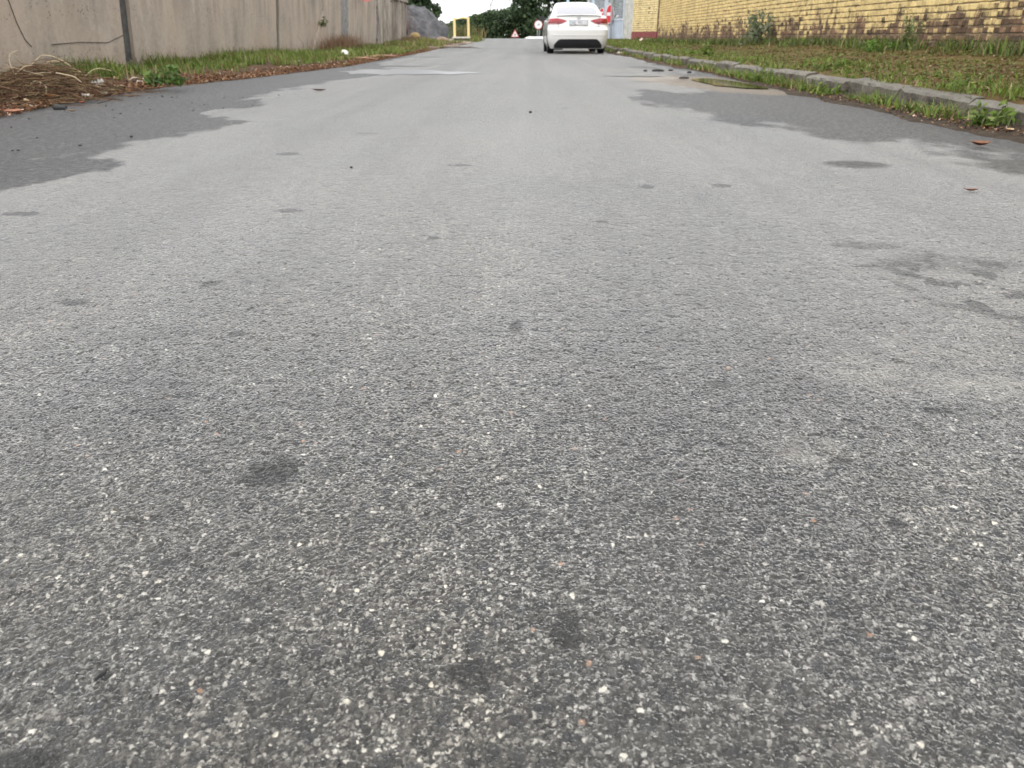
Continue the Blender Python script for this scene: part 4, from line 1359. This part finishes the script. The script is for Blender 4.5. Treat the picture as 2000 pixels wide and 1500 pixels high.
V2_, F2_, C2_ = twigs((-4.0, 6.6), (.24, .36), 40, .40, .0020, [(.46, .36, .23), (.38, .28, .17), (.52, .43, .30)], hz, .9)
V, F, C = twigs((-4.06, 6.55), (.26, .46), 2200, .26, .0028, [(.14, .08, .048), (.20, .12, .068), (.09, .052, .034), (.30, .21, .12), (.11, .10, .05), (.12, .06, .04)], hz)
V, F, C = join([(V, F, C), (V2_, F2_, C2_)])
V -= np.array([-4.35, 6.6, 0])
link('twigs', np_mesh('twigs', V, F, True, C), M_dry, brush, kind='stuff')
for pts in [[(-4.24, 6.7, .18), (-4.26, 6.7, .28), (-4.25, 6.7, .34), (-4.22, 6.72, .37), (-4.2, 6.75, .38)],
            [(-4.20, 6.9, .27), (-4.13, 6.9, .32), (-4.09, 6.9, .34), (-4.0, 6.9, .33), (-3.92, 6.9, .29), (-3.85, 6.9, .24), (-3.79, 6.9, .205)],
            [(-4.14, 6.5, .16), (-4.01, 6.5, .205), (-3.9, 6.5, .22), (-3.82, 6.5, .22)],
            [(-3.78, 6.5, .22), (-3.7, 6.5, .205), (-3.64, 6.5, .19), (-3.59, 6.5, .15)],
            [(-4.03, 6.8, .25), (-4.0, 6.8, .29), (-3.95, 6.8, .30), (-3.90, 6.8, .295)],
            [(-4.05, 6.4, .21), (-3.97, 6.4, .265), (-3.90, 6.4, .28)],
            [(-3.9, 6.3, .10), (-3.88, 6.3, .15), (-3.84, 6.3, .17)], [(-3.78, 6.3, .07), (-3.77, 6.3, .13), (-3.81, 6.3, .16)],
            [(-4.5, 8.2, .10), (-4.4, 8.2, .17), (-4.31, 8.2, .19), (-4.2, 8.2, .17)]]:
    mb = MB(); P = [Vector(p) - Vector((-4.35, 6.6, 0)) for p in pts]
    # smooth the stalk
    Q = []
    for i in range(len(P) - 1):
        p0, p1, p2, p3 = P[max(i - 1, 0)], P[i], P[i + 1], P[min(i + 2, len(P) - 1)]
        for k in range(5):
            t = k / 5
            Q.append(.5 * ((2 * p1) + (p2 - p0) * t + (2 * p0 - 5 * p1 + 4 * p2 - p3) * t * t + (3 * p1 - p0 - 3 * p2 + p3) * t ** 3))
    Q.append(P[-1])
    mb.tube(Q, [.0045 * (1 - .5 * i / len(Q)) for i in range(len(Q))], 6)
    mb.build('stalk', M_straw, brush)

# dry reddish grass and the weed rooted in the cracked panel
def stuff_blades(name, cx, cy, sx, sy, n, h_, w, pal, zfun, lean, label, cat):
    X = cx + rng.normal(0, sx, n); Y = cy + rng.normal(0, sy, n)
    P = np.stack([X, Y, zfun(X, Y)], 1)
    V, F, C = blades(P, h_, w, mixcols(pal, n), lean)
    return link(name, np_mesh(name, V, F, True, C), M_blade, kind='stuff', label=label, cat=cat)
stuff_blades('dry_grass', -5.25, 23.6, .16, 1.1, 1500, .42, .010, [(.26, .155, .10), (.32, .21, .13), (.22, .12, .08), (.17, .14, .07)], lz, .5, 'tall dry reddish grass against the broken wall panel', 'grass')
stuff_blades('dry_grass', -5.2, 36.4, .35, 1.0, 900, .22, .016, [(.24, .16, .09), (.30, .2, .11), (.13, .13, .05)], lz, .6, 'short dry grass at the end of the grey board fence', 'grass')

M_gstem = plain('green_stem', (.12, .15, .05), .7, bump=0)
def plant(name, loc, stems, hgt, leaf, pal, label, spread=.1, per=16, lean=.35):
    t = empty(name, loc, label=label, cat='plant')
    L = []
    for i in range(stems):
        a = rng.uniform(0, 2 * pi); l = hgt * rng.uniform(.55, 1.1); le = lean * rng.uniform(.1, 1)
        b0 = Vector((rng.normal(0, spread * .4), rng.normal(0, spread * .4), -.02))
        pts = [b0 + Vector((cos(a) * le * l * q * q, sin(a) * le * l * q * q, l * q)) for q in (0, .3, .6, 1)]
        mb = MB(); mb.tube(pts, [.008, .006, .005, .003], 5); mb.build('stem', M_gstem, t)
        for k in range(per):
            q = rng.uniform(.12, 1.02)
            L.append(np.array([b0.x + cos(a) * le * l * q * q, b0.y + sin(a) * le * l * q * q, l * q - .02]) + rng.normal(0, leaf * .8, 3))
    L = np.array(L); L[:, 2] = np.maximum(L[:, 2], .01)
    V, F, C = leaf_quads(L, leaf, mixcols(pal, len(L)), .3, .38)
    link('foliage', np_mesh('foliage', V, F, True, C), M_leaf, t)
    return t
for (wx, wy, wn, wh, wl, lb) in [(2.68, 9.3, 10, .16, .034, 'bushy weed in the gutter beside the muddy puddle'), (2.70, 7.2, 8, .13, .03, 'small weed against the kerb between two gutter tufts'), (3.05, 5.7, 9, .10, .024, 'low yellow green weed on the verge just behind the kerb'), (3.2, 8.6, 10, .12, .03, 'leafy weed behind the kerb above the puddle'), (3.0, 14.2, 10, .2, .045, 'green bushy weed on the verge behind the kerb midway to the car')]:
    plant('weed', (wx, wy, .012 if wx < 2.75 else float(rz(np.array(wx), np.array(wy)))), wn, wh, wl, GREEN[:4], lb, .18, 14, .8)
GREY = [(.13, .17, .10), (.17, .20, .13), (.10, .14, .07), (.21, .23, .17)]
plant('weed', (4.85, 17.8, float(rz(np.array(4.85), np.array(17.8)))), 14, .70, .062, GREY, 'tall grey green weed standing against the brick wall near mid length', .35, 22, .5)
plant('weed', (4.9, 10.75, float(rz(np.array(4.9), np.array(10.75)))), 6, .42, .026, [(.14, .19, .07), (.19, .23, .10), (.10, .15, .04)], 'feathery light green weed in front of the brown lower bricks', .12, 34, .3)
plant('weed', (4.55, 10.9, float(rz(np.array(4.55), np.array(10.9)))), 12, .13, .03, [(.11, .21, .03), (.09, .17, .025)], 'low bright green weed below the feathery one at the wall foot', .25, 14, .9)
plant('weed', (2.68, 4.62, .012), 13, .13, .028, [(.13, .20, .035), (.10, .16, .03), (.16, .20, .06)], 'leafy bright weed at the kerb foot nearest to the camera', .16, 14, .8)
plant('weed', (-5.42, 22.15, .72), 5, .20, .045, [(.09, .15, .03), (.16, .20, .08), (.06, .10, .02)], 'small green weed growing out of the broken wall panel', .08, 12, 1.2)
plant('weed', (-3.55, 7.9, .06), 9, .16, .04, [(.06, .12, .02), (.09, .16, .03)], 'dark green broad leaf weed right of the brush pile', .25, 16, .8)
plant('weed', (-4.75, 5.75, .07), 9, .16, .035, [(.10, .18, .03), (.07, .12, .025)], 'green weed at the left frame edge before the brush pile', .2, 16, .8)

# ---- trees
def crown(lobes, n, leaf, pal, wild=.16):
    """leaf clumps through the outer shells of several lobes"""
    P = []
    tot = sum(rx * ry + ry * rz_ for _, (rx, ry, rz_) in lobes)
    for (c, (rx, ry, rz_)) in lobes:
        k = int(n * (rx * ry + ry * rz_) / tot)
        d = rng.normal(size=(k, 3)); d /= np.linalg.norm(d, axis=1)[:, None]
        r = rng.uniform(.55, 1.0, k) ** .5 * (1 + wild * (fbm(d[:, 0] * 3 + 5 + c[0], d[:, 2] * 3 + 5, 131, 3) - .5) * 4)
        P.append(np.array(c) + d * r[:, None] * np.array([rx, ry, rz_]))
    P = np.concatenate(P)
    tone = fbm(P[:, 0] * .9 + P[:, 1] * .4, P[:, 2] * .9, 141, 3)
    cols = mixcols(pal, len(P), .25) * (.7 + .6 * tone)[:, None]
    return leaf_quads(P, leaf, cols, .2, .62)

def tree(name, loc, h_, lobes, n, leaf, pal, label, trunk=.16, cat='tree', group=None):
    t = empty(name, loc, label=label, cat=cat, group=group)
    mb = MB()
    top = max(c[2] for c, _ in lobes)
    mb.tube([(0, 0, -.3), (.05, 0, top * .3), (-.06, .05, top * .6), (0, 0, top * .9)], [trunk, trunk * .8, trunk * .5, trunk * .15], 9)
    mb.build('trunk', M_bark, t)
    mb = MB()
    for c, _ in lobes:
        mb.tube([(0, 0, top * .22), (c[0] * .5, c[1] * .5, c[2] * .6), (c[0], c[1], c[2])], [trunk * .45, trunk * .28, trunk * .1], 6)
    mb.build('limbs', M_bark, t)
    V, F, C = crown(lobes, n, leaf, pal)
    link('crown', np_mesh('crown', V, F, True, C), M_leaf, t)
    return t
DARK = [(.055, .09, .045), (.07, .11, .048), (.045, .075, .042), (.085, .125, .055)]
MID = [(.08, .125, .05), (.10, .15, .052), (.06, .10, .045), (.13, .17, .06)]
# left tree behind the heap: its right side shows against the sky
tree('broadleaf_tree', (-8.9, 56, zf(56)), 7, [((0, 0, 3.4), (2.6, 2.6, 2.6)), ((1.3, -.4, 4.3), (1.7, 1.7, 1.6)), ((1.7, 0, 2.3), (1.3, 1.4, 1.2)), ((-1.8, 0, 4.4), (2.2, 2, 2.2)), ((.2, 0, 6.0), (2.0, 2.0, 1.6))], 16000, .15, DARK, 'dark bushy tree on the left behind the grey heap', .22)
tree('broadleaf_tree', (-13.5, 50, zf(50)), 7, [((0, 0, 3.2), (2.6, 2.6, 2.6)), ((1.6, 0, 4.4), (2, 1.8, 1.8))], 9000, .17, DARK, 'dark tree farther left partly behind the board fence', .2)
# hedge of bushes across the far side of the junction
hed = [(-12.2, 101, 2.0, 3.6, 0), (-9.6, 104, 1.9, 3.3, 1), (-7.5, 103, 2.1, 3.9, 0), (-5.6, 104, 1.9, 4.5, 1), (-3.6, 103, 2.2, 5.0, 0), (-1.6, 105, 2.3, 5.3, 1), (.4, 104, 2.3, 5.4, 0), (2.4, 97, 2.1, 4.2, 0)]
HL = ['leftmost low bush left of the yellow frame', 'bush seen through the yellow frame', 'dark bush just right of the yellow frame', 'mid green bush second to the right of yellow frame',
      'taller bush below the power pylon', 'bushy green clump above the triangular sign', 'dark bush between triangular sign and round sign', 'dark bush behind the round sign at the foot of the tall tree']
for (x, y, r, h_, k), lb in zip(hed, HL):
    tree('bush', (x, y, -1.05), h_, [((0, 0, h_ * .48), (r, r, h_ * .48)), ((r * .55, .2, h_ * .66), (r * .65, r * .6, h_ * .27)), ((-r * .5, -.3, h_ * .55), (r * .7, r * .6, h_ * .34)), ((0, -r * .4, h_ * .28), (r * 1.1, r * .6, h_ * .3))], 3600, .17, MID if k else DARK, lb, .09, 'bush', 'bushes across the junction')
# grassy strip in front of the hedge
stuff_blades('grass', -3, 96, 6, 1.2, 9000, .30, .05, GREEN_DULL, lambda X, Y: zr(Y) - .05, .5, 'rough grass below the far bushes', 'grass')
# big trees on the right
tree('broadleaf_tree', (2.5, 99, -1.05), 12, [((0, 0, 4.0), (3.4, 3, 3.6)), ((-2.4, -.5, 6.6), (2.3, 2, 1.9)), ((1.8, 0, 7.5), (3.0, 2.6, 2.8)), ((-3.1, 0, 4.4), (1.5, 1.5, 1.5)), ((-.4, 0, 9.4), (2.8, 2.4, 2.2)), ((-3.6, -.2, 7.9), (1.5, 1.3, .7)), ((3.5, 0, 4), (3, 2.5, 3.4))], 17000, .19, DARK, 'tall dark tree behind the round sign with ragged left edge', .3)
tree('broadleaf_tree', (9.2, 92, -1.0), 12, [((0, 0, 4.0), (4, 3, 3.8)), ((1, 0, 7.8), (3.4, 2.6, 3)), ((-2, 0, 7), (2.4, 2, 2.4))], 11000, .2, DARK, 'dark tree behind the white car and its signboard', .3)
tree('broadleaf_tree', (6.3, 46, zf(46)), 7, [((0, 0, 2.8), (2.1, 1.8, 2.4)), ((.8, 0, 4.6), (1.8, 1.6, 1.7)), ((-1.0, 0, 3.6), (1.2, 1.2, 1.4))], 9000, .13, MID, 'tree behind the gate bars right of the white car', .18)

# ------------------------------------------------------------------ rubble heap, boulder, dry shrub
M_heap = soil('grey_rubble', (.035, .035, .040), (.085, .085, .092), (.17, .167, .17), 2.2)
def heap():
    nx, ny = 90, 80
    X, Y = np.meshgrid(np.linspace(-11, -2.9, nx), np.linspace(37.6, 50, ny), indexing='ij')
    d = np.hypot((X + 6.75) / 3.3, (Y - 43.0) / 5.0)
    ridge = np.clip(1 - d, 0, 1) ** .75
    H = 1.85 * ridge * (.75 + .5 * fbm(X * .6, Y * .5, 151, 3)) + (fbm(X * 1.9, Y * 1.5, 155, 5) - .5) * .95 * np.clip(ridge * 3, 0, 1) + (fbm(X * 6, Y * 5, 157, 3) - .5) * .34 * np.clip(ridge * 4, 0, 1)
    Z = zr(Y) - .06 + np.maximum(H, -.05)
    V = np.stack([X.ravel(), Y.ravel(), Z.ravel()], 1)
    i = np.arange(nx - 1)[:, None] * ny + np.arange(ny - 1)[None]
    F = np.stack([i, i + ny, i + ny + 1, i + 1], -1).reshape(-1, 4)
    link('rubble_heap', np_mesh('rubble_heap', V, F, True), M_heap, label='grey rubble and soil heap past the end of the board fence', cat='heap')
heap()
def boulder(name, loc, sz, m, seed, label, cat='rock'):
    bm = bmesh.new(); bmesh.ops.create_icosphere(bm, subdivisions=3, radius=1)
    for v in bm.verts:
        n_ = .75 + .5 * float(fbm(np.array(v.co.x * 1.4 + 3 + seed), np.array(v.co.y * 1.4 + v.co.z * 1.1 + 7), seed, 3))
        v.co = Vector((v.co.x * sz[0], v.co.y * sz[1], max(v.co.z, -.6) * sz[2])) * n_
    for f_ in bm.faces: f_.smooth = True
    me = bpy.data.meshes.new(name); bm.to_mesh(me); bm.free()
    o = link(name, me, m, label=label, cat=cat); o.location = loc
    return o
boulder('boulder', (-5.15, 38.2, zf(38.2) + .18), (.26, .3, .24), plain('ochre_stone', (.36, .25, .11), .9, var=.3, scale=4, bump=.5), 3, 'ochre yellow boulder at the foot of the grey heap')
boulder('boulder', (-4.4, 38.6, zf(38.6) + .06), (.6, .4, .15), M_heap, 5, 'low dark grey boulder right of the ochre one')
boulder('boulder', (-3.9, 38.2, zf(38.2) + .06), (.3, .3, .17), plain('tan_stone', (.24, .17, .125), .9, var=.3, scale=4, bump=.5), 8, 'small tan stone at the right foot of the heap')
sh = empty('dry_shrub', (-6.05, 39.2, zf(39.2)), label='leafless pinkish brown shrub between the board fence and grey heap', cat='shrub')
V = []; F = []; C = []
for i in range(240):
    x, y = rng.normal(0, .40), rng.normal(0, .35); a = rng.uniform(0, 2 * pi); l = rng.uniform(.7, 1.6); le = rng.uniform(0, .25)
    b0 = len(V); c = np.array([(.20, .135, .115), (.27, .185, .155), (.14, .10, .085)][i % 3]) * rng.uniform(.8, 1.2)
    for k in range(4):
        t = k / 3; p = np.array([x + cos(a) * le * l * t * t, y + sin(a) * le * l * t * t, l * t])
        for q in range(3): V.append(p + np.array([cos(2.1 * q), sin(2.1 * q), 0]) * .014 * (1 - .7 * t)); C.append(c)
    for k in range(3):
        for q in range(3): F.append((b0 + k * 3 + q, b0 + k * 3 + (q + 1) % 3, b0 + k * 3 + 3 + (q + 1) % 3, b0 + k * 3 + 3 + q))
link('stems', np_mesh('stems', np.array(V), np.array(F), True, np.array(C)), M_dry, sh)

# ------------------------------------------------------------------ yellow frame on its slab
M_slab = plain('pale_concrete_slab', (.52, .50, .46), .85, var=.2, scale=4, bump=.3)
YX, YY = -3.06, 39.0
fr = empty('yellow_frame', (YX, YY, zf(YY)), R(4), label='small yellow painted frame standing on a pale slab by the heap', cat='frame')
M_yfr = plain('yellow_frame_paint', (.78, .62, .30), .6, var=.15, scale=5, bump=.15)
for x in (-.34, .31):
    mb = MB(); mb.box((x - .055, -.055, .19), (x + .055, .055, 1.0)); mb.build('post', M_yfr, fr, bevel=.012)
mb = MB(); V = [(-.34, 0, .93), (-.16, 0, .955), (.06, 0, 1.0), (.31, 0, .97)]; mb.tube(V, [.035, .022, .045, .035], 8); mb.build('top_rail', M_yfr, fr)
mb = MB(); mb.box((-.45, -.35, .115), (.42, .35, .188)); mb.build('slab', M_slab, fr, bevel=.015)
mb = MB(); mb.box((-.38, -.30, -.3), (.35, .30, .114)); mb.build('base', plain('dark_green_block', (.09, .105, .085), .9, var=.3, bump=.4), fr)
stuff_blades('grass', -2.55, 39.3, .16, .5, 700, .22, .03, [(.17, .20, .05), (.13, .17, .04), (.22, .2, .08)], lambda X, Y: zr(Y), .6, 'yellow green grass tuft right of the pale slab', 'grass')
stuff_blades('grass', -3.3, 42.5, .45, .8, 900, .6, .03, GREEN_DULL + STRAW[:1], lambda X, Y: zr(Y), .4, 'tall rough grass seen through the yellow frame', 'grass')

# ------------------------------------------------------------------ pylon and wires far off
M_steel = plain('galvanised_steel', (.36, .37, .38), .5, metal=.5, var=.1, bump=0)
py = empty('pylon', (-8.0, 255, -1.5), label='faint slender power pylon against the white sky over the bushes', cat='pylon')
for sx in (-1, 1):
    mb = MB(); mb.tube([(sx * 3.55, 0, -1), (sx * 3.15, 0, 10.4), (sx * .2, 0, 16.6)], .17, 6); mb.build('leg', M_steel, py)
    mb = MB(); mb.tube([(sx * 3.12, 0, 10.9), (sx * 3.12, 0, 9.5)], .16, 6); mb.build('insulator', M_grey, py)
mb = MB(); mb.tube([(-3.4, 0, 10.4), (3.4, 0, 10.4)], .15, 6); mb.build('cross_arm', M_steel, py)
mb = MB()
for a, b_ in [((-3.3, 6), (3.2, 10.3)), ((3.3, 6), (-3.2, 10.3))]:
    mb.tube([(a[0], 0, a[1]), (b_[0], 0, b_[1])], .03, 5)
mb.build('brace', M_steel, py)
for z, dz, lb in [(12.6, -.8, 'lowest thin power line crossing the gap of sky'), (14.1, -1.0, 'middle thin power line crossing the gap of sky'), (15.4, -1.2, 'topmost thin power line crossing the gap of sky')]:
    mb = MB(); mb.tube([(-90 + 12 * k, 252 + z * .2, z - 1.5 + dz * (1 - ((k - 6.5) / 6.5) ** 2)) for k in range(14)], .07, 5)
    mb.build('power_line', M_grey, label=lb, cat='cable')

# ------------------------------------------------------------------ small things lying about
M_brownleaf = plain('brown_dead_leaf', (.19, .085, .045), .8, var=.35, scale=30, bump=.3)
M_redleaf = plain('reddish_dead_leaf', (.27, .12, .07), .8, var=.3, scale=30, bump=.3)
M_tan = plain('tan_dead_leaf', (.42, .30, .18), .8, var=.3, scale=30, bump=.3)
def dead_leaf(x, y, L, rz_, m, label, curl=.5, z=.004, group=None):
    """a curled pointed leaf with a midrib fold"""
    mb = MB(); n = 9; V = []; F = []
    for i in range(n + 1):
        t = i / n; u = (t - .5) * L; w = L * .24 * sin(pi * min(1, t * 1.02)) ** .8 + .0006
        zz = L * .22 * curl * (abs(t - .5) * 2) ** 2 + .002
        V += [(u, -w, zz + w * .7 * curl), (u, 0, zz), (u, w, zz + w * .9 * curl)]
    for i in range(n):
        for k in range(2): F.append((i * 3 + k, i * 3 + k + 1, i * 3 + 4 + k, i * 3 + 3 + k))
    F2 = [tuple(q + len(V) for q in reversed(f)) for f in F]
    V2 = [(a, b_, c - .0012) for a, b_, c in V]
    mb.add(V + V2, F + F2, 0, True)
    mb.tube([(-L * .5, 0, V[1][2]), (-L * .68, .01 * L, V[1][2] + .004)], .0012, 5)
    o = mb.build('dead_leaf', m, label=label, cat='leaf', group=group)
    o.location = (x, y, z + zf(y)); o.rotation_euler = (random.gauss(0, .1), 0, rz_)
    return o
dead_leaf(-2.02, 7.86, .13, .1, M_redleaf, 'reddish dead leaf lying on the pale road at left')
dead_leaf(2.21, 3.88, .10, .05, M_brownleaf, 'curled brown dead leaf on the damp road by the right frame edge', .8)
dead_leaf(1.536, 2.68, .05, .2, M_redleaf, 'small reddish dead leaf on the dry road at right')
dead_leaf(2.62, 4.36, .07, .6, M_tan, 'tan dead leaf below the nearest kerb weed', .7, .02)
dead_leaf(2.60, 4.55, .06, 2.2, M_brownleaf, 'brown dead leaf tucked under the nearest kerb weed', .8, .02)
dead_leaf(2.66, 5.15, .08, .3, plain('pale_dead_leaf', (.55, .38, .30), .8, var=.2, bump=.2), 'pale pinkish dead leaf in the gutter before the kerb', .6, .02)
dead_leaf(2.60, 5.75, .07, 1.2, M_tan, 'tan dead leaf beside gutter grass farther along the kerb', .6, .02)
dead_leaf(2.60, 8.4, .10, 1.8, M_tan, 'upturned tan dead leaf near the muddy puddle end', 1.2, .02)
dead_leaf(2.62, 7.7, .10, .2, M_redleaf, 'reddish dead leaf in the gutter next to the puddle', .6, .02)
dead_leaf(-3.45, 5.33, .12, .3, M_redleaf, 'orange red dead leaf at the road edge in the left corner', .6, .02)
dead_leaf(-3.15, 5.5, .07, -.2, M_tan, 'tan dead leaf at the left road edge', .7, .012)
dead_leaf(-3.75, 6.3, .09, .4, plain('orange_dead_leaf', (.50, .22, .07), .8, var=.3, bump=.2), 'orange dead leaf at the foot of the brush pile', .9, .05)
dead_leaf(-3.4, 6.1, .06, -.4, plain('rust_dead_leaf', (.36, .09, .05), .8, var=.3, bump=.2), 'rust red dead leaf before the brush pile near the road', .9, .02)

def lump(name, x, y, sz, m, seed, label, cat, z=0.0):
    o = boulder(name, (x, y, zf(y) + sz[2] * .45 + z), sz, m, seed, label, cat)
    return o
M_darkstone = plain('dark_stone', (.03, .03, .032), .8, var=.3, scale=20, bump=.3)
lump('stone', -3.42, 5.83, (.05, .03, .025), M_darkstone, 11, 'black stone at the left road edge', 'stone')
lump('pebble', .328, 1.128, (.0042, .0042, .0045), plain('pebble_stone', (.28, .23, .2), .8, bump=.2), 12, 'little round pebble on the open road right of centre', 'stone')
lump('clod', 1.99, 12.5, (.10, .05, .022), M_darkstone, 13, 'long dark clod behind the muddy puddle', 'clod')
lump('clod', 1.80, 12.5, (.03, .03, .016), M_darkstone, 14, 'small dark clod left of the long one', 'clod')
lump('clod', 2.2, 12.6, (.04, .03, .018), M_darkstone, 15, 'dark clod right of the long one', 'clod')
lump('clod', 2.335, 11.84, (.03, .03, .022), M_darkstone, 16, 'dark clod standing near the kerb behind the puddle', 'clod')
lump('clod', 1.94, 10.13, (.06, .035, .016), M_darkstone, 17, 'brown clod lying in the tan silt', 'clod', .01)
for (x, y, r, lb) in [(.026, 5.63, .011, 'lone dark speck of grit in the middle of the pale road'), (-.714, 3.165, .006, 'dark speck of grit on the road left of centre'), (-2.1, 4.17, .009, 'dark grit on the left wet edge line')]:
    lump('grit', x, y, (r, r, r * .8), M_darkstone, 21, lb, 'grit')
for i in range(34):
    y = 2.9 + 4.5 * random.random(); x = -2.1 - random.random() * (1.2 + .0 * y)
    if x < edge_left(y) + .1: continue
    o = boulder('grit', (x, y, .004), (random.uniform(.003, .010), random.uniform(.003, .007), .004), M_darkstone, 23, 'speck of dark grit scattered on the damp left side of the road', 'grit')
    o['group'] = 'specks of grit on the damp road'

# black plastic scrap in the left foreground
mb = MB()
mb.tube([(-.013, -.004, .003), (-.006, 0, .006), (.002, .002, .0075), (.008, .003, .008), (.013, .006, .013)], [.003, .0055, .0055, .004, .0012], 8)
mb.build('plastic_scrap', M_black, label='curled black scrap lying on the asphalt in the left foreground', cat='scrap')
for o in [o for o in COL.objects if o.name.startswith('plastic_scrap')]:
    o.location = (-.354, .470, -.001); o.scale = (.42, .42, .5); o.rotation_euler = (0, 0, .5)

# white bottle, paper, rag, shard
M_wplastic = plain('white_plastic', (.78, .77, .70), .4, var=.04, bump=0)
mb = MB(); mb.lathe([(0, -.16), (.055, -.155), (.062, -.13), (.062, .04), (.05, .08), (.022, .11), (.022, .15), (0, .152)], 16, Matrix.Translation((0, 0, .06)) @ Matrix.Rotation(R(-35), 4, 'Z') @ Matrix.Rotation(R(82), 4, 'Y'))
bt = mb.build('plastic_bottle', M_wplastic, label='white plastic bottle lying in the grass at the left road edge', cat='bottle')
bt.location = (-4.05, 18.3, float(lz(np.array(-4.05), np.array(18.3))) + .02); bt.rotation_euler = (0, R(18), R(-25))
def crumple(name, x, y, z, s, m, label, cat):
    bm = bmesh.new(); bmesh.ops.create_grid(bm, x_segments=7, y_segments=5, size=1)
    for v in bm.verts: v.co = Vector((v.co.x * s[0], v.co.y * s[1], abs(rng.normal(0, s[2]))))
    geo = bmesh.ops.solidify(bm, geom=bm.faces[:], thickness=.002)
    me = bpy.data.meshes.new(name); bm.to_mesh(me); bm.free()
    o = link(name, me, m, label=label, cat=cat); o.location = (x, y, z); o.rotation_euler = (0, 0, rng.uniform(-.5, .5)); return o
M_paper = plain('pale_paper', (.46, .40, .35), .7, var=.12, bump=.2)
crumple('paper_scrap', -3.55, 6.45, .05, (.03, .02, .012), M_paper, 'pale crumpled paper at the right end of brush pile', 'litter')
crumple('paper_scrap', -3.62, 6.85, .04, (.05, .015, .010), M_paper, 'pale strip of paper by the road right of the brush pile', 'litter')
crumple('plastic_bag', -3.72, 7.0, .10, (.05, .03, .025), plain('clear_plastic', (.42, .42, .40), .4, var=.1, bump=0), 'grey white plastic wrapper against the brush pile', 'litter')
crumple('paper_scrap', -4.1, 14.6, .06, (.09, .06, .02), M_paper, 'white paper scrap in the leaf litter on left verge', 'litter')
crumple('plastic_bag', 4.82, 33.4, .30, (.34, .2, .06), plain('pink_plastic', (.78, .62, .60), .5, var=.05, bump=0), 'pinkish white plastic bag at the foot of the red plinth', 'litter')
crumple('paper_scrap', 2.62, 23.5, .03, (.08, .06, .03), M_paper, 'white paper scrap in the gutter near the white car', 'litter')
# cut branches at the left road edge
for (x, y, L, a, lb) in [(-3.75, 17.6, 1.1, .3, 'pinkish cut branch lying at the road edge near the bottle'), (-3.35, 19.4, 1.0, .9, 'second cut branch beyond the bottle at the road edge'), (-2.55, 30.5, 1.7, -.35, 'long dark branch on the ground past the grass')]:
    mb = MB(); pts = [(-L / 2, 0, .02), (-L / 5, .05, .05), (L / 5, -.02, .045), (L / 2, .06, .02)]
    mb.tube(pts, [.03, .026, .02, .008], 7); mb.tube([pts[2], (L / 3, .15, .09)], [.012, .004], 5)
    o = mb.build('branch', plain('peeled_branch', (.34, .20, .13) if y < 25 else (.10, .075, .055), .85, var=.3, scale=8, bump=.3), label=lb, cat='branch')
    o.location = (x, y, zf(y) + .015); o.rotation_euler = (0, 0, a)
# strips of bark on the left litter
for i in range(22):
    y = 5.2 + 8 * random.random() ** 1.4; x = float(edge_left(y)) - .1 - random.random() * .6
    mb = MB(); L = random.uniform(.05, .13)
    mb.tube([(-L / 2, 0, .01), (0, .01, .022), (L / 2, 0, .01)], [.004, .010, .003], 5)
    o = mb.build('bark_chip', random.choice([M_tan, M_redleaf, M_paper]), label='pale chip of bark among the leaf litter left of the road', cat='bark', group='bark chips in the left leaf litter')
    o.location = (x, y, float(lz(np.array(x), np.array(y))) + .015); o.rotation_euler = (0, random.gauss(0, .2), random.uniform(0, 3.1))
